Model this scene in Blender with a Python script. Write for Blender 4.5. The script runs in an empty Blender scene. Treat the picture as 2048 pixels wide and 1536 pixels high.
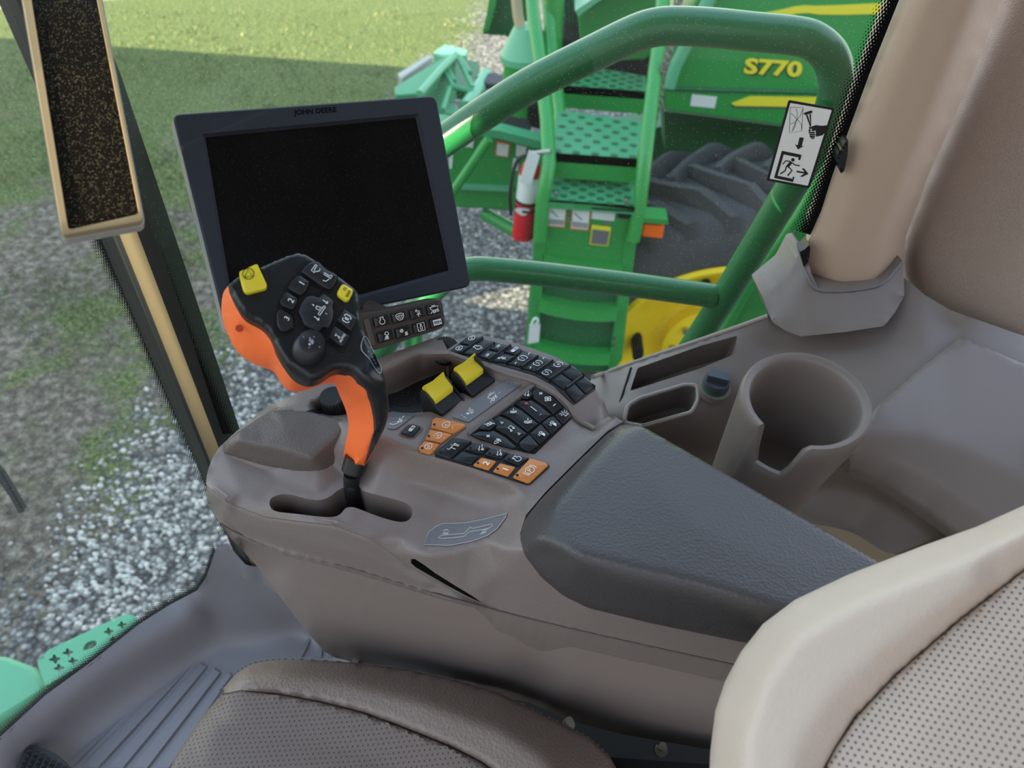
import bpy, bmesh, math, random
import numpy as np
from mathutils import Vector, Matrix
from mathutils.bvhtree import BVHTree
from mathutils.geometry import delaunay_2d_cdt, tessellate_polygon
random.seed(7)
SC = bpy.context.scene
COL = SC.collection
FPX = 1420.0
CZ = 1.25
CAM = Vector((0, 0, CZ))
# camera axes in world (columns right, up, back)
_n = Vector((922 - 1024, -(2176 - 768), -FPX)).normalized()
_up = -_n
_fw = Vector((0, 0, -1.0)); _fw = (_fw - _up * _fw.dot(_up)).normalized()
_rt = _fw.cross(_up)
ROT = Matrix((_rt, _fw, _up))            # world = ROT @ cam
GZ = -2.34                               # yard level below the cab floor
FWD = Vector((-.98, .19, 0)).normalized()  # the cab's forward
RGT = Vector((.19, .98, 0)).normalized()   # the cab's right-hand side

def D(u, v): return ROT @ Vector(((u - 1024) / FPX, -(v - 768) / FPX, -1.0))
def atw(u, v, w): return CAM + D(u, v) * w
def w_z(u, v, h): return (h - CZ) / D(u, v).z
def w_y(u, v, y): return y / D(u, v).y
def w_pl(u, v, P, N): return (P - CAM).dot(N) / D(u, v).dot(N)
def atz(u, v, h): return atw(u, v, w_z(u, v, h))
def aty(u, v, y): return atw(u, v, w_y(u, v, y))
def atp(u, v, P, N): return atw(u, v, w_pl(u, v, P, N))
def hz(h): return CZ - .87 * (CZ - h)
def proj(P):
    c = ROT.transposed() @ (P - CAM)
    return (1024 - FPX * c.x / c.z, 768 + FPX * c.y / c.z)

# ---------------------------------------------------------------- materials
def srgb(r, g, b):
    return tuple(((c / 255) / 12.92 if c / 255 <= .04045 else ((c / 255 + .055) / 1.055) ** 2.4) for c in (r, g, b)) + (1,)
MATS = {}
def nodes(name):
    m = bpy.data.materials.new(name); m.use_nodes = True
    nt = m.node_tree
    return m, nt, nt.nodes, nt.links, nt.nodes['Principled BSDF']
def mat(name, col, rough=.5, metal=0, bump=0, bscale=200, var=0, vscale=20, spec=.5, emit=0, kind='noise', speck=0, coat=0, speckcol=(200, 190, 175), dist=.001, sscale=900):
    m, nt, N, L, b = nodes(name)
    c = srgb(*col)
    b.inputs['Base Color'].default_value = c
    b.inputs['Roughness'].default_value = rough
    b.inputs['Metallic'].default_value = metal
    b.inputs['Specular IOR Level'].default_value = spec
    if coat: b.inputs['Coat Weight'].default_value = coat; b.inputs['Coat Roughness'].default_value = .08
    tc = N.new('ShaderNodeTexCoord')
    src = None
    if var:
        n = N.new('ShaderNodeTexNoise'); n.inputs['Scale'].default_value = vscale; n.inputs['Detail'].default_value = 4
        L.new(tc.outputs['Object'], n.inputs['Vector'])
        mx = N.new('ShaderNodeMix'); mx.data_type = 'RGBA'
        mx.inputs[6].default_value = tuple(x * (1 - var) for x in c[:3]) + (1,)
        mx.inputs[7].default_value = tuple(min(1, x * (1 + var)) for x in c[:3]) + (1,)
        L.new(n.outputs[0], mx.inputs[0]); src = mx.outputs[2]
    if speck:
        vo = N.new('ShaderNodeTexVoronoi'); vo.inputs['Scale'].default_value = sscale
        L.new(tc.outputs['Object'], vo.inputs['Vector'])
        wn = N.new('ShaderNodeSeparateColor'); L.new(vo.outputs['Color'], wn.inputs[0])
        g = N.new('ShaderNodeMath'); g.operation = 'LESS_THAN'; g.inputs[1].default_value = speck
        L.new(wn.outputs[0], g.inputs[0])
        d = N.new('ShaderNodeMath'); d.operation = 'LESS_THAN'; d.inputs[1].default_value = .33
        L.new(vo.outputs['Distance'], d.inputs[0])
        mu = N.new('ShaderNodeMath'); mu.operation = 'MULTIPLY'
        L.new(g.outputs[0], mu.inputs[0]); L.new(d.outputs[0], mu.inputs[1])
        mx = N.new('ShaderNodeMix'); mx.data_type = 'RGBA'
        mx.inputs[6].default_value = c
        if src: L.new(src, mx.inputs[6])
        mx.inputs[7].default_value = srgb(*speckcol)
        L.new(mu.outputs[0], mx.inputs[0]); src = mx.outputs[2]
    if src: L.new(src, b.inputs['Base Color'])
    if bump:
        if kind == 'noise':
            n = N.new('ShaderNodeTexNoise'); n.inputs['Scale'].default_value = bscale; n.inputs['Detail'].default_value = 3; o = n.outputs[0]
        else:
            n = N.new('ShaderNodeTexVoronoi'); n.inputs['Scale'].default_value = bscale; o = n.outputs['Distance']
            if kind == 'edge': n.feature = 'DISTANCE_TO_EDGE'
        L.new(tc.outputs['Object'], n.inputs['Vector'])
        bp = N.new('ShaderNodeBump'); bp.inputs['Strength'].default_value = bump; bp.inputs['Distance'].default_value = dist
        if kind == 'edge':
            cl = N.new('ShaderNodeMath'); cl.operation = 'MINIMUM'; cl.inputs[1].default_value = .16
            L.new(o, cl.inputs[0]); o = cl.outputs[0]
        L.new(o, bp.inputs['Height']); L.new(bp.outputs[0], b.inputs['Normal'])
    if emit:
        b.inputs['Emission Color'].default_value = c; b.inputs['Emission Strength'].default_value = emit
    MATS[name] = m
    return m

# ---------------------------------------------------------------- mesh builder
class MB:
    def __init__(s): s.v = []; s.f = []; s.m = []
    def add(s, vs, fs, mi=0):
        o = len(s.v); s.v += [Vector(p) for p in vs]
        for f in fs: s.f.append([i + o for i in f]); s.m.append(mi)
    def poly(s, pts, mi=0): s.add(pts, [list(range(len(pts)))], mi)
    def loft(s, rings, mi=0, close=True, caps=True):
        n = len(rings[0]); vs = [p for r in rings for p in r]; fs = []
        for i in range(len(rings) - 1):
            for j in range(n if close else n - 1):
                k = (j + 1) % n
                fs.append([i * n + j, i * n + k, (i + 1) * n + k, (i + 1) * n + j])
        if caps and close:
            fs.append(list(range(n))[::-1]); fs.append([(len(rings) - 1) * n + j for j in range(n)])
        s.add(vs, fs, mi)
    def prism(s, pts, off, mi=0):
        off = Vector(off); s.loft([[Vector(p) for p in pts], [Vector(p) + off for p in pts]], mi)
    def box(s, a, b, mi=0):
        x0, y0, z0 = a; x1, y1, z1 = b
        s.prism([(x0, y0, z0), (x1, y0, z0), (x1, y1, z0), (x0, y1, z0)], (0, 0, z1 - z0), mi)
    def tube(s, path, r, n=12, mi=0, caps=True, ups=None):
        path = [Vector(p) for p in path]; rings = []; prev = None
        for i, p in enumerate(path):
            t = (path[min(i + 1, len(path) - 1)] - path[max(i - 1, 0)]).normalized()
            if prev is None:
                a = t.orthogonal().normalized()
            else:
                a = (prev - t * prev.dot(t)).normalized()
            prev = a; b = t.cross(a)
            rr = r[i] if isinstance(r, (list, tuple)) else r
            rings.append([p + (a * math.cos(2 * math.pi * k / n) + b * math.sin(2 * math.pi * k / n)) * rr for k in range(n)])
        s.loft(rings, mi, True, caps)
    def cyl(s, c, axis, r0, r1, h, n=24, mi=0):
        ax = Vector(axis).normalized(); a = ax.orthogonal().normalized(); b = ax.cross(a); c = Vector(c)
        s.loft([[c + ax * t + (a * math.cos(2 * math.pi * k / n) + b * math.sin(2 * math.pi * k / n)) * r for k in range(n)] for t, r in ((0, r0), (h, r1))], mi)
    def lathe(s, c, axis, prof, n=48, mi=0, xdir=None):
        ax = Vector(axis).normalized(); a = Vector(xdir).normalized() if xdir else ax.orthogonal().normalized(); b = ax.cross(a); c = Vector(c)
        s.loft([[c + ax * t + (a * math.cos(2 * math.pi * k / n) + b * math.sin(2 * math.pi * k / n)) * r for k in range(n)] for r, t in prof], mi, True, False)

def link(name, me, mats, parent=None):
    o = bpy.data.objects.new(name, me); COL.objects.link(o)
    for m in mats: me.materials.append(MATS[m] if isinstance(m, str) else m)
    if parent is not None: o.parent = parent
    return o
def build(name, mb, mats, parent=None, smooth=40, bevel=0, fixn=True, subsurf=0):
    me = bpy.data.meshes.new(name)
    if isinstance(mats, str): mats = [mats]
    me.from_pydata([tuple(p) for p in mb.v], [], mb.f)
    for p, mi in zip(me.polygons, mb.m): p.material_index = mi
    if fixn:
        bm = bmesh.new(); bm.from_mesh(me)
        bmesh.ops.recalc_face_normals(bm, faces=bm.faces); bm.to_mesh(me); bm.free()
    if smooth:
        me.polygons.foreach_set('use_smooth', [True] * len(me.polygons))
        me.set_sharp_from_angle(angle=math.radians(smooth))
    o = link(name, me, mats, parent)
    if bevel:
        b = o.modifiers.new('b', 'BEVEL'); b.width = bevel; b.segments = 2; b.limit_method = 'ANGLE'; b.angle_limit = math.radians(40)
    if subsurf:
        b = o.modifiers.new('s', 'SUBSURF'); b.levels = subsurf; b.render_levels = subsurf
    return o
def tag(o, label=None, cat=None, group=None, kind=None):
    if label: o['label'] = label
    if cat: o['category'] = cat
    if group: o['group'] = group
    if kind: o['kind'] = kind
    return o
def thing(name, loc, label, cat, group=None):
    o = bpy.data.objects.new(name, None); COL.objects.link(o)
    o.empty_display_size = .02
    return tag(o, label, cat, group)

# ---------------------------------------------------------------- outlines
def zz(ox, oy, sc, pts): return [(ox + x / sc, oy + y / sc) for x, y in pts]
def dens(pl, step, closed=True):
    out = []; n = len(pl)
    for i in range(n if closed else n - 1):
        a, b = pl[i], pl[(i + 1) % n]
        L = math.hypot(b[0] - a[0], b[1] - a[1]); k = max(1, int(round(L / step)))
        for j in range(k):
            t = j / k; out.append(tuple(x + (y - x) * t for x, y in zip(a, b)))
    if not closed: out.append(tuple(pl[-1]))
    return out
def chaikin(pl, it=2, closed=True):
    for _ in range(it):
        out = []; n = len(pl)
        if not closed: out.append(pl[0])
        for i in range(n if closed else n - 1):
            a, b = pl[i], pl[(i + 1) % n]
            out.append(tuple(x * .75 + y * .25 for x, y in zip(a, b))); out.append(tuple(x * .25 + y * .75 for x, y in zip(a, b)))
        if not closed: out.append(pl[-1])
        pl = out
    return pl
def rnd(pl, r, k=4):
    """round polygon corners by radius-like distance r"""
    out = []; n = len(pl)
    for i in range(n):
        p = Vector(pl[i]); a = Vector(pl[i - 1]) - p; b = Vector(pl[(i + 1) % n]) - p
        la, lb = a.length, b.length
        ra = min(r, la * .45); rb = min(r, lb * .45)
        A = p + a / la * ra; B = p + b / lb * rb
        for j in range(k + 1):
            t = j / k; q = A * (1 - t) ** 2 + p * 2 * t * (1 - t) + B * t * t
            out.append(tuple(q))
    return out
def spl(pl, n=8, closed=False):
    """Catmull-Rom through points"""
    P = [Vector(p) for p in pl]; out = []; m = len(P)
    for i in range(m if closed else m - 1):
        p0 = P[(i - 1) % m] if closed or i > 0 else P[0] * 2 - P[1]
        p1 = P[i]; p2 = P[(i + 1) % m]
        p3 = P[(i + 2) % m] if closed or i + 2 < m else P[-1] * 2 - P[-2]
        for j in range(n):
            t = j / n
            out.append(.5 * ((2 * p1) + (p2 - p0) * t + (2 * p0 - 5 * p1 + 4 * p2 - p3) * t * t + (3 * p1 - p0 - 3 * p2 + p3) * t ** 3))
    if not closed: out.append(P[-1])
    return [tuple(p) for p in out]
def inside(p, poly):
    x, y = p; c = False; n = len(poly); j = n - 1
    for i in range(n):
        xi, yi = poly[i][:2]; xj, yj = poly[j][:2]
        if (yi > y) != (yj > y) and x < (xj - xi) * (y - yi) / (yj - yi) + xi: c = not c
        j = i
    return c
def area(pl): return sum(pl[i - 1][0] * pl[i][1] - pl[i][0] * pl[i - 1][1] for i in range(len(pl))) / 2
def inset(pl, d):
    """move every corner inward by d (negative grows)"""
    s = 1 if area(pl) > 0 else -1; n = len(pl); out = []
    for i in range(n):
        p = Vector(pl[i][:2]); a = (p - Vector(pl[i - 1][:2])); b = (Vector(pl[(i + 1) % n][:2]) - p)
        if a.length < 1e-9: a = b
        if b.length < 1e-9: b = a
        na = Vector((-a.y, a.x)).normalized(); nb = Vector((-b.y, b.x)).normalized()
        m = (na + nb)
        if m.length < 1e-6: m = na
        m.normalize(); k = max(.5, m.dot(na))
        out.append(tuple(p + m * (s * d / k)))
    return out

# ---------------------------------------------------------------- relief surfaces: inverse depth is linear on planes
class Field:
    def __init__(s, lines, step=25):
        """lines: lists of (u, v, w) polylines, w = distance along the optical axis"""
        V = []; E = []
        for pl in lines:
            pl = [(u, v, 1 / w) for u, v, w in pl]
            if len(pl) > 1: pl = dens(pl, step, False)
            o = len(V); V += pl
            E += [(o + i, o + i + 1) for i in range(len(pl) - 1)]
        r = delaunay_2d_cdt([Vector(p[:2]) for p in V], E, [], 0, 1e-3)
        vs, _, fs, ov = r[0], r[1], r[2], r[3]
        q = []
        for i, p in enumerate(vs):
            if ov[i]: q.append(V[ov[i][0]][2])
            else:
                # crossing of two lines: nearest known value
                q.append(min(V, key=lambda a: (a[0] - p.x) ** 2 + (a[1] - p.y) ** 2)[2])
        s.P = [Vector((p.x, p.y, k * 1000)) for p, k in zip(vs, q)]
        s.t = BVHTree.FromPolygons(s.P, fs)
        s.A = np.array([(a.x, a.y, a.z) for a in s.P])
    def q(s, u, v):
        h = s.t.ray_cast(Vector((u, v, -1e5)), Vector((0, 0, 1)))
        if h[0] is None:
            d = (s.A[:, 0] - u) ** 2 + (s.A[:, 1] - v) ** 2
            idx = np.argsort(d)[:3]; wt = 1 / (d[idx] + 1)
            return float((s.A[idx, 2] * wt).sum() / wt.sum()) / 1000
        return h[0].z / 1000
def planar(P, N):
    class F:
        def q(self, u, v): return 1 / w_pl(u, v, P, N)
    return F()

def relief_mesh(outline, field, spacing=10, smooth=6, holes=(), skirt=None, edge=None, hole_skirt=None, hole_floor=False, fn=None, matfn=None, lines=(), edge_line=None):
    ol = dens(outline, spacing); pts = [Vector(p[:2]) for p in ol]; n0 = len(pts)
    E = [(i, (i + 1) % n0) for i in range(n0)]
    hl = []
    for h in holes:
        hd = dens(h, spacing * .7); o = len(pts); pts += [Vector(p[:2]) for p in hd]
        E += [(o + i, o + (i + 1) % len(hd)) for i in range(len(hd))]; hl.append((hd, o))
    nb = len(pts)
    for ln in lines:
        ld = dens(ln, spacing, False); o = len(pts); pts += [Vector(p[:2]) for p in ld]
        E += [(o + i, o + i + 1) for i in range(len(ld) - 1)]
    us = [p.x for p in pts]; vs = [p.y for p in pts]
    fixed = np.array([(p.x, p.y) for p in pts])
    j = 0; v = min(vs) + spacing * .5
    while v < max(vs):
        u = min(us) + (spacing * .5 if j % 2 else 0)
        while u < max(us):
            if inside((u, v), ol) and not any(inside((u, v), h[0]) for h in hl):
                if ((fixed[:, 0] - u) ** 2 + (fixed[:, 1] - v) ** 2).min() > (spacing * .55) ** 2: pts.append(Vector((u, v)))
            u += spacing
        v += spacing * .87; j += 1
    r = delaunay_2d_cdt(pts, E, [], 1, 1e-4)
    V2, F = r[0], r[2]
    F = [f for f in F if inside((sum(V2[i].x for i in f) / 3, sum(V2[i].y for i in f) / 3), ol) and not any(inside((sum(V2[i].x for i in f) / 3, sum(V2[i].y for i in f) / 3), h[0]) for h in hl)]
    used = sorted({i for f in F for i in f}); mp = {i: k for k, i in enumerate(used)}
    V2 = [V2[i] for i in used]; F = [[mp[i] for i in f] for f in F]
    q = np.array([field.q(p.x, p.y) for p in V2])
    cnt = {}
    for f in F:
        for a, b in ((f[0], f[1]), (f[1], f[2]), (f[2], f[0])): cnt[(min(a, b), max(a, b))] = cnt.get((min(a, b), max(a, b)), 0) + 1
    bd = {i for e, c in cnt.items() if c == 1 for i in e}
    ea = np.array(list(cnt)); free = np.array([i not in bd for i in range(len(V2))])
    deg = np.zeros(len(V2)); np.add.at(deg, ea[:, 0], 1); np.add.at(deg, ea[:, 1], 1)
    for _ in range(smooth):
        sm = np.zeros(len(V2)); np.add.at(sm, ea[:, 0], q[ea[:, 1]]); np.add.at(sm, ea[:, 1], q[ea[:, 0]])
        q = np.where(free, .4 * q + .6 * sm / np.maximum(deg, 1), q)
    P = [atw(p.x, p.y, 1 / k) for p, k in zip(V2, q)]
    if edge:
        e, h, dirv = edge; A = np.array([p[:2] for p in ol]); B = np.roll(A, -1, 0); AB = B - A; LL = (AB ** 2).sum(1) + 1e-9
        if edge_line is not None: A = np.array([p[:2] for p in edge_line]); B = A[1:]; A = A[:-1]; AB = B - A; LL = (AB ** 2).sum(1) + 1e-9
        for i, p in enumerate(V2):
            X = np.array((p.x, p.y)); t = np.clip(((X - A) * AB).sum(1) / LL, 0, 1)
            d = math.sqrt((((A + AB * t[:, None]) - X) ** 2).sum(1).min())
            if d < e:
                k = 1 - d / e; P[i] = P[i] + Vector(dirv) * h * (1 - math.sqrt(max(0, 1 - k * k)))
    if fn: P = [fn(a.x, a.y, b) for a, b in zip(V2, P)]
    mb = MB()
    for f in F:
        a, b, c = (V2[i] for i in f)
        if (b - a).cross(c - a) > 0: f.reverse()
    mb.add(P, F)
    if matfn: mb.m = [matfn(sum(V2[i].x for i in f) / 3, sum(V2[i].y for i in f) / 3) for f in F]
    # walls from the boundary
    bE = [e for e, c in cnt.items() if c == 1]
    inh = lambda i, j: next((k for k, h in enumerate(hl) if inside(((V2[i].x + V2[j].x) / 2, (V2[i].y + V2[j].y) / 2), inset(h[0], -1.5))), None)
    if skirt is not None or hole_skirt is not None:
        low = {}
        for a, b in bE:
            hk = inh(a, b) if hl else None
            vec = (hole_skirt[hk] if isinstance(hole_skirt, list) else hole_skirt) if hk is not None else skirt
            if vec is None: continue
            for i in (a, b):
                if (i, hk is None) not in low:
                    low[(i, hk is None)] = len(mb.v); mb.v.append(P[i] + Vector(vec))
            mb.f.append([a, b, low[(b, hk is None)], low[(a, hk is None)]]); mb.m.append(1 if hk == 1 else 0)
        if hole_floor:
            for hd, o in hl:
                rng = [atw(p[0], p[1], 1 / field.q(p[0], p[1])) + Vector(hole_skirt) for p in hd]
                tri = tessellate_polygon([rng]); mb.add(rng, [list(t) for t in tri])
    mb.V2 = V2; mb.P3 = P; mb.F0 = F
    return mb
def surf(mb, N):
    t = BVHTree.FromPolygons(mb.P3, mb.F0); N = Vector(N).normalized()
    def S(u, v, lift=0):
        h = t.ray_cast(CAM, D(u, v).normalized())
        if h[0] is None:
            h = t.find_nearest(atw(u, v, .65))
            P, n, i, d = h
            return atp(u, v, P, n) + N * lift
        return h[0] + N * lift
    S.N = N
    return S
def plane_surf(P, N):
    N = Vector(N).normalized()
    def S(u, v, lift=0): return atp(u, v, P, N) + N * lift
    S.N = N
    return S

# ---------------------------------------------------------------- keys, strokes, text on a surface
def key(mb, S, poly, h=.003, ins=1.2, base=-.002, r=3, mi=0, b=.0006, dish=0):
    pl = rnd(poly, r, 3) if r else list(poly)
    pl = dens(pl, 6)
    rings = [[S(u, v, base) for u, v in pl], [S(u, v, h - b) for u, v in pl], [S(u, v, h - b * .3) for u, v in inset(pl, ins * .4)], [S(u, v, h) for u, v in inset(pl, ins)]]
    n = len(pl); o = len(mb.v)
    mb.loft(rings, mi, True, False)
    top = inset(pl, ins)
    tri = tessellate_polygon([[Vector((a, -c, 0)) for a, c in top]])
    for t in tri: mb.f.append([o + 3 * n + i for i in t]); mb.m.append(mi)
def flat(mb, S, poly, lift, mi=0, thick=0, grid=0):
    pl = dens(poly, 8); p2 = [Vector(p[:2]) for p in pl]; n = len(pl)
    if grid:
        us = [p.x for p in p2]; vs_ = [p.y for p in p2]; v = min(vs_) + grid / 2
        while v < max(vs_):
            u = min(us) + grid / 2
            while u < max(us):
                if inside((u, v), pl) and min((p.x - u) ** 2 + (p.y - v) ** 2 for p in p2[:n]) > (grid * .5) ** 2: p2.append(Vector((u, v)))
                u += grid
            v += grid
        r = delaunay_2d_cdt(p2, [(i, (i + 1) % n) for i in range(n)], [], 1, 1e-4)
        tri = [f for f in r[2] if inside((sum(r[0][i].x for i in f) / 3, sum(r[0][i].y for i in f) / 3), pl)]; p2 = r[0]
    else: tri = tessellate_polygon([[Vector((a, -c, 0)) for a, c in pl]])
    o = len(mb.v); mb.add([S(p.x, p.y, lift) for p in p2], [list(t) for t in tri], mi)
    if thick:
        n = len(pl); lo = len(mb.v); mb.v += [S(u, v, lift - thick) for u, v in pl]
        for i in range(n):
            j = (i + 1) % n; mb.f.append([o + i, o + j, lo + j, lo + i]); mb.m.append(mi)
def stroke(mb, S, pl, wpx=1.2, lift=.0035, mi=1, closed=False):
    pl = [Vector(p) for p in pl]; n = len(pl)
    if n < 2: return
    L = []; R_ = []
    for i in range(n):
        a = pl[i - 1] if (i > 0 or closed) else pl[i]; c = pl[(i + 1) % n] if (i < n - 1 or closed) else pl[i]
        t = (c - a)
        if t.length < 1e-6: t = Vector((1, 0))
        t.normalize(); nn = Vector((-t.y, t.x)) * wpx / 2
        L.append(pl[i] + nn); R_.append(pl[i] - nn)
    o = len(mb.v)
    for a, b in zip(L, R_): mb.v += [S(a.x, a.y, lift), S(b.x, b.y, lift)]
    for i in range(n if closed else n - 1):
        j = (i + 1) % n; mb.f.append([o + 2 * i, o + 2 * i + 1, o + 2 * j + 1, o + 2 * j]); mb.m.append(mi)
def arc(cx, cy, r, a0, a1, n=14, ry=None):
    ry = r if ry is None else ry
    return [(cx + r * math.cos(math.radians(a0 + (a1 - a0) * i / n)), cy + ry * math.sin(math.radians(a0 + (a1 - a0) * i / n))) for i in range(n + 1)]
def rect(x0, y0, x1, y1): return [(x0, y0), (x1, y0), (x1, y1), (x0, y1), (x0, y0)]
ICON = {
 'engine': [arc(0, -.2, .62, 115, 425), [(-.27, .36), (-.27, .62), (-.45, .62), (-.45, .85), (.45, .85), (.45, .62), (.27, .62), (.27, .36)]],
 'lamp': [arc(.2, .45, .42, -60, 190) + [(.41, .08)], [(0, .05), (-.5, -.8)], [(.1, 0), (-.15, -.8)], [(.22, -.02), (.15, -.8)], [(.34, 0), (.4, -.8)]],
 'work': [arc(.1, .45, .38, -20, 200) + [(.46, .32)], [(-.1, .1), (-.1, -.9)], [(.06, .1), (.06, -.8)], [(.22, .1), (.22, -.65)], [(.38, .1), (.38, -.5)], [(-.55, .35), (-.8, .5)], [(-.5, .1), (-.8, .05)]],
 'lock': [arc(-.35, 0, .4, 0, 360), arc(-.35, 0, .18, 0, 360), rect(-.1, -.38, .75, .38), arc(.75, 0, .38, -90, 90), [(.2, 0), (.5, 0)]],
 'fan': [arc(.38, 0, .36, 0, 360, ry=.26), arc(-.38, 0, .36, 0, 360, ry=.26), arc(0, .4, .26, 0, 360, ry=.36), arc(0, -.4, .26, 0, 360, ry=.36)],
 'plus': [[(-.6, 0), (.6, 0)], [(0, -.6), (0, .6)]],
 'minus': [[(-.6, 0), (.6, 0)]],
 'phone': [[(-.7, .3), (-.4, .6), (-.1, .3), (-.25, .1)] + [(.1, -.25), (.3, -.1), (.6, -.4), (.3, -.7), (-.4, -.3), (-.7, .3)], [(.2, .2), (.7, .7)]],
 'note': [[(-.3, -.5), (-.3, .7), (.6, .7), (.6, -.3)], arc(-.5, -.5, .2, 0, 360), arc(.4, -.3, .2, 0, 360)],
 'speaker': [[(-.8, -.2), (-.5, -.2), (-.1, -.6), (-.1, .6), (-.5, .2), (-.8, .2), (-.8, -.2)], arc(-.1, 0, .4, -50, 50), arc(-.1, 0, .65, -50, 50), arc(-.1, 0, .9, -50, 50)],
 'mute': [[(-.7, -.2), (-.4, -.2), (0, -.6), (0, .6), (-.4, .2), (-.7, .2), (-.7, -.2)], [(-.8, .8), (.8, -.8)], arc(0, 0, .55, -50, 50)],
 'beacon': [[(-.6, -.7), (.6, -.7)], [(-.4, -.7), (-.3, .2), (.3, .2), (.4, -.7)], [(0, .4), (0, .9)], [(-.45, .35), (-.75, .75)], [(.45, .35), (.75, .75)], [(-.55, 0), (-.95, .1)], [(.55, 0), (.95, .1)]],
 'harv': [[(-.9, .5), (-.6, -.1), (-.4, -.1), (-.3, -.5), (.1, -.5), (.2, -.2), (.7, -.2), (.9, .5), (-.9, .5)], arc(-.1, -.5, .3, 0, 360), arc(.65, -.5, .2, 0, 360), [(-.5, .75), (.3, .75)], [(-.9, -.8), (-.55, -.4)]],
 'engine2': [arc(0, 0, .75, 30, 330), [(.65, .37), (.95, .37), (.95, -.37), (.65, -.37)], [(-.4, -.2), (.1, .25), (0, 0), (.4, .1), (-.1, -.35)]],
 'aperson': [rect(-.8, -.9, .8, .9), arc(0, .45, .16, 0, 360), [(-.35, -.05), (0, .25), (.35, -.05)], [(-.2, -.1), (-.2, -.6), (.2, -.6), (.2, -.1)]],
 'box': [rect(-.85, -.7, .85, .7)],
 'grid': [[(-.85, .5), (-.7, -.2), (-.3, -.65), (.3, -.65), (.7, -.2), (.85, .5), (.5, .68), (0, .72), (-.5, .68), (-.85, .5)], [(-.6, .3), (-.35, .1)], [(-.3, .4), (-.1, .1)], [(0, .45), (.1, .1)], [(.35, .4), (.3, .1)], [(.6, .35), (.5, .05)], [(-.45, -.1), (-.2, -.2)], [(-.05, -.1), (.05, -.4)], [(.25, -.1), (.4, -.3)]],
 'auger': [[(-.5, .8), (.1, .35), (-.1, .1), (.3, -.1), (0, -.5), (.1, -.9)], [(-.1, .9), (-.15, .5), (-.5, .4)], [(.2, .5), (.5, .3)], [(-.3, -.3), (.3, -.3), (.6, -.5)], [(.3, -.1), (.5, .1)]],
 'ac': [arc(-.45, .35, .2, 0, 360)] + [[(-.45 + .24 * math.cos(a), .35 + .24 * math.sin(a)), (-.45 + .45 * math.cos(a), .35 + .45 * math.sin(a))] for a in [i * math.pi / 4 for i in range(8)]] + [[(.2 + d, -.7), (.3 + d, -.5), (.2 + d, -.3), (.3 + d, -.1)] for d in (0, .2, .4)] + [[(.1, -.8), (.75, -.8)]],
 'steer': [[(-.35, .7), (.35, .7), (0, .2), (-.35, .7)], [(0, .2), (0, -.8)], [(0, -.1), (-.5, -.7)]],
 'thresh': [[(-.8, 0), (-.3, 0)], [(-.55, .3), (-.55, -.3)], [(-.75, .2), (-.35, -.2)], [(-.75, -.2), (-.35, .2)], [(-.2, -.6), (.2, .6)], [(0, -.5), (.5, .3), (.7, 0), (.3, -.5), (0, -.5)], [(.3, .4), (.8, .7)]],
 'unload': [[(-.8, .2), (-.3, .2), (.2, .6)], [(-.5, -.3), (0, -.3), (.4, .2), (.8, .3)], arc(-.3, -.5, .2, 0, 360), [(-.9, -.1), (-.6, -.1)]],
 'wave': [[(-.8, -.5), (-.2, .5)], [(-.4, -.5), (.2, .5)], [(0, -.5), (.6, .5)], [(-1, .1), (-.8, .1)], [(.8, -.1), (1, -.1)]],
 'road': [[(-.7, .6), (-.7, .2), (.3, .2), (.3, .6)], [(-.2, .2), (-.2, -.7)], [(.5, -.7), (.5, .3)], [(.75, -.7), (.75, .3)], [(.35, 0), (.62, .25), (.9, 0)]],
 'arrow': [[(0, -.9), (0, .9)], [(-.4, .45), (0, .9), (.4, .45)]],
 'triup': [[(-.5, -.5), (.5, -.5), (0, .5), (-.5, -.5), (.4, -.42)]],
 'stop': [arc(0, 0, .9, 0, 360, 24), [(-.62, -.5), (.62, -.5), (0, .65), (-.62, -.5)]],
 'park': [arc(0, 0, .62, 0, 360, 24), arc(0, 0, .9, 140, 220, 8), arc(0, 0, .9, -40, 40, 8)],
 'hdr': [[(-.2, .9), (.3, .9), (-.2, -.5), (-.6, -.5), (-.2, .9)], [(.2, -.3), (.6, 0), (.6, -.4)]],
 'bracket1': [[(-.75, -.4), (-.75, .55), (-.5, .75), (-.2, .75)], [(.2, .75), (.5, .75), (.75, .55), (.75, -.4)], [(.75, -.4), (.5, -.75), (.2, -.75)], [(-.75, -.4), (-.5, -.75), (-.2, -.75)]],
 'curl': [[(-.6, -.2), (-.1, .3), (.5, .2)], [(.2, .45), (.6, .15)]],
 'scene': [[(-.9, .2), (-.5, .2), (-.5, -.5), (.5, -.5), (.5, .2), (.9, .2)], arc(0, -.1, .3, 0, 360), [(-.3, .5), (.3, .5)]],
}
def icon(mb, S, name, c, ex, ey, size, wpx=1.1, lift=.0036, mi=1):
    for pl in ICON[name]:
        stroke(mb, S, [(c[0] + (ex[0] * x + ey[0] * y) * size, c[1] + (ex[1] * x + ey[1] * y) * size) for x, y in pl], wpx, lift, mi)
_TX = {}
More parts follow.
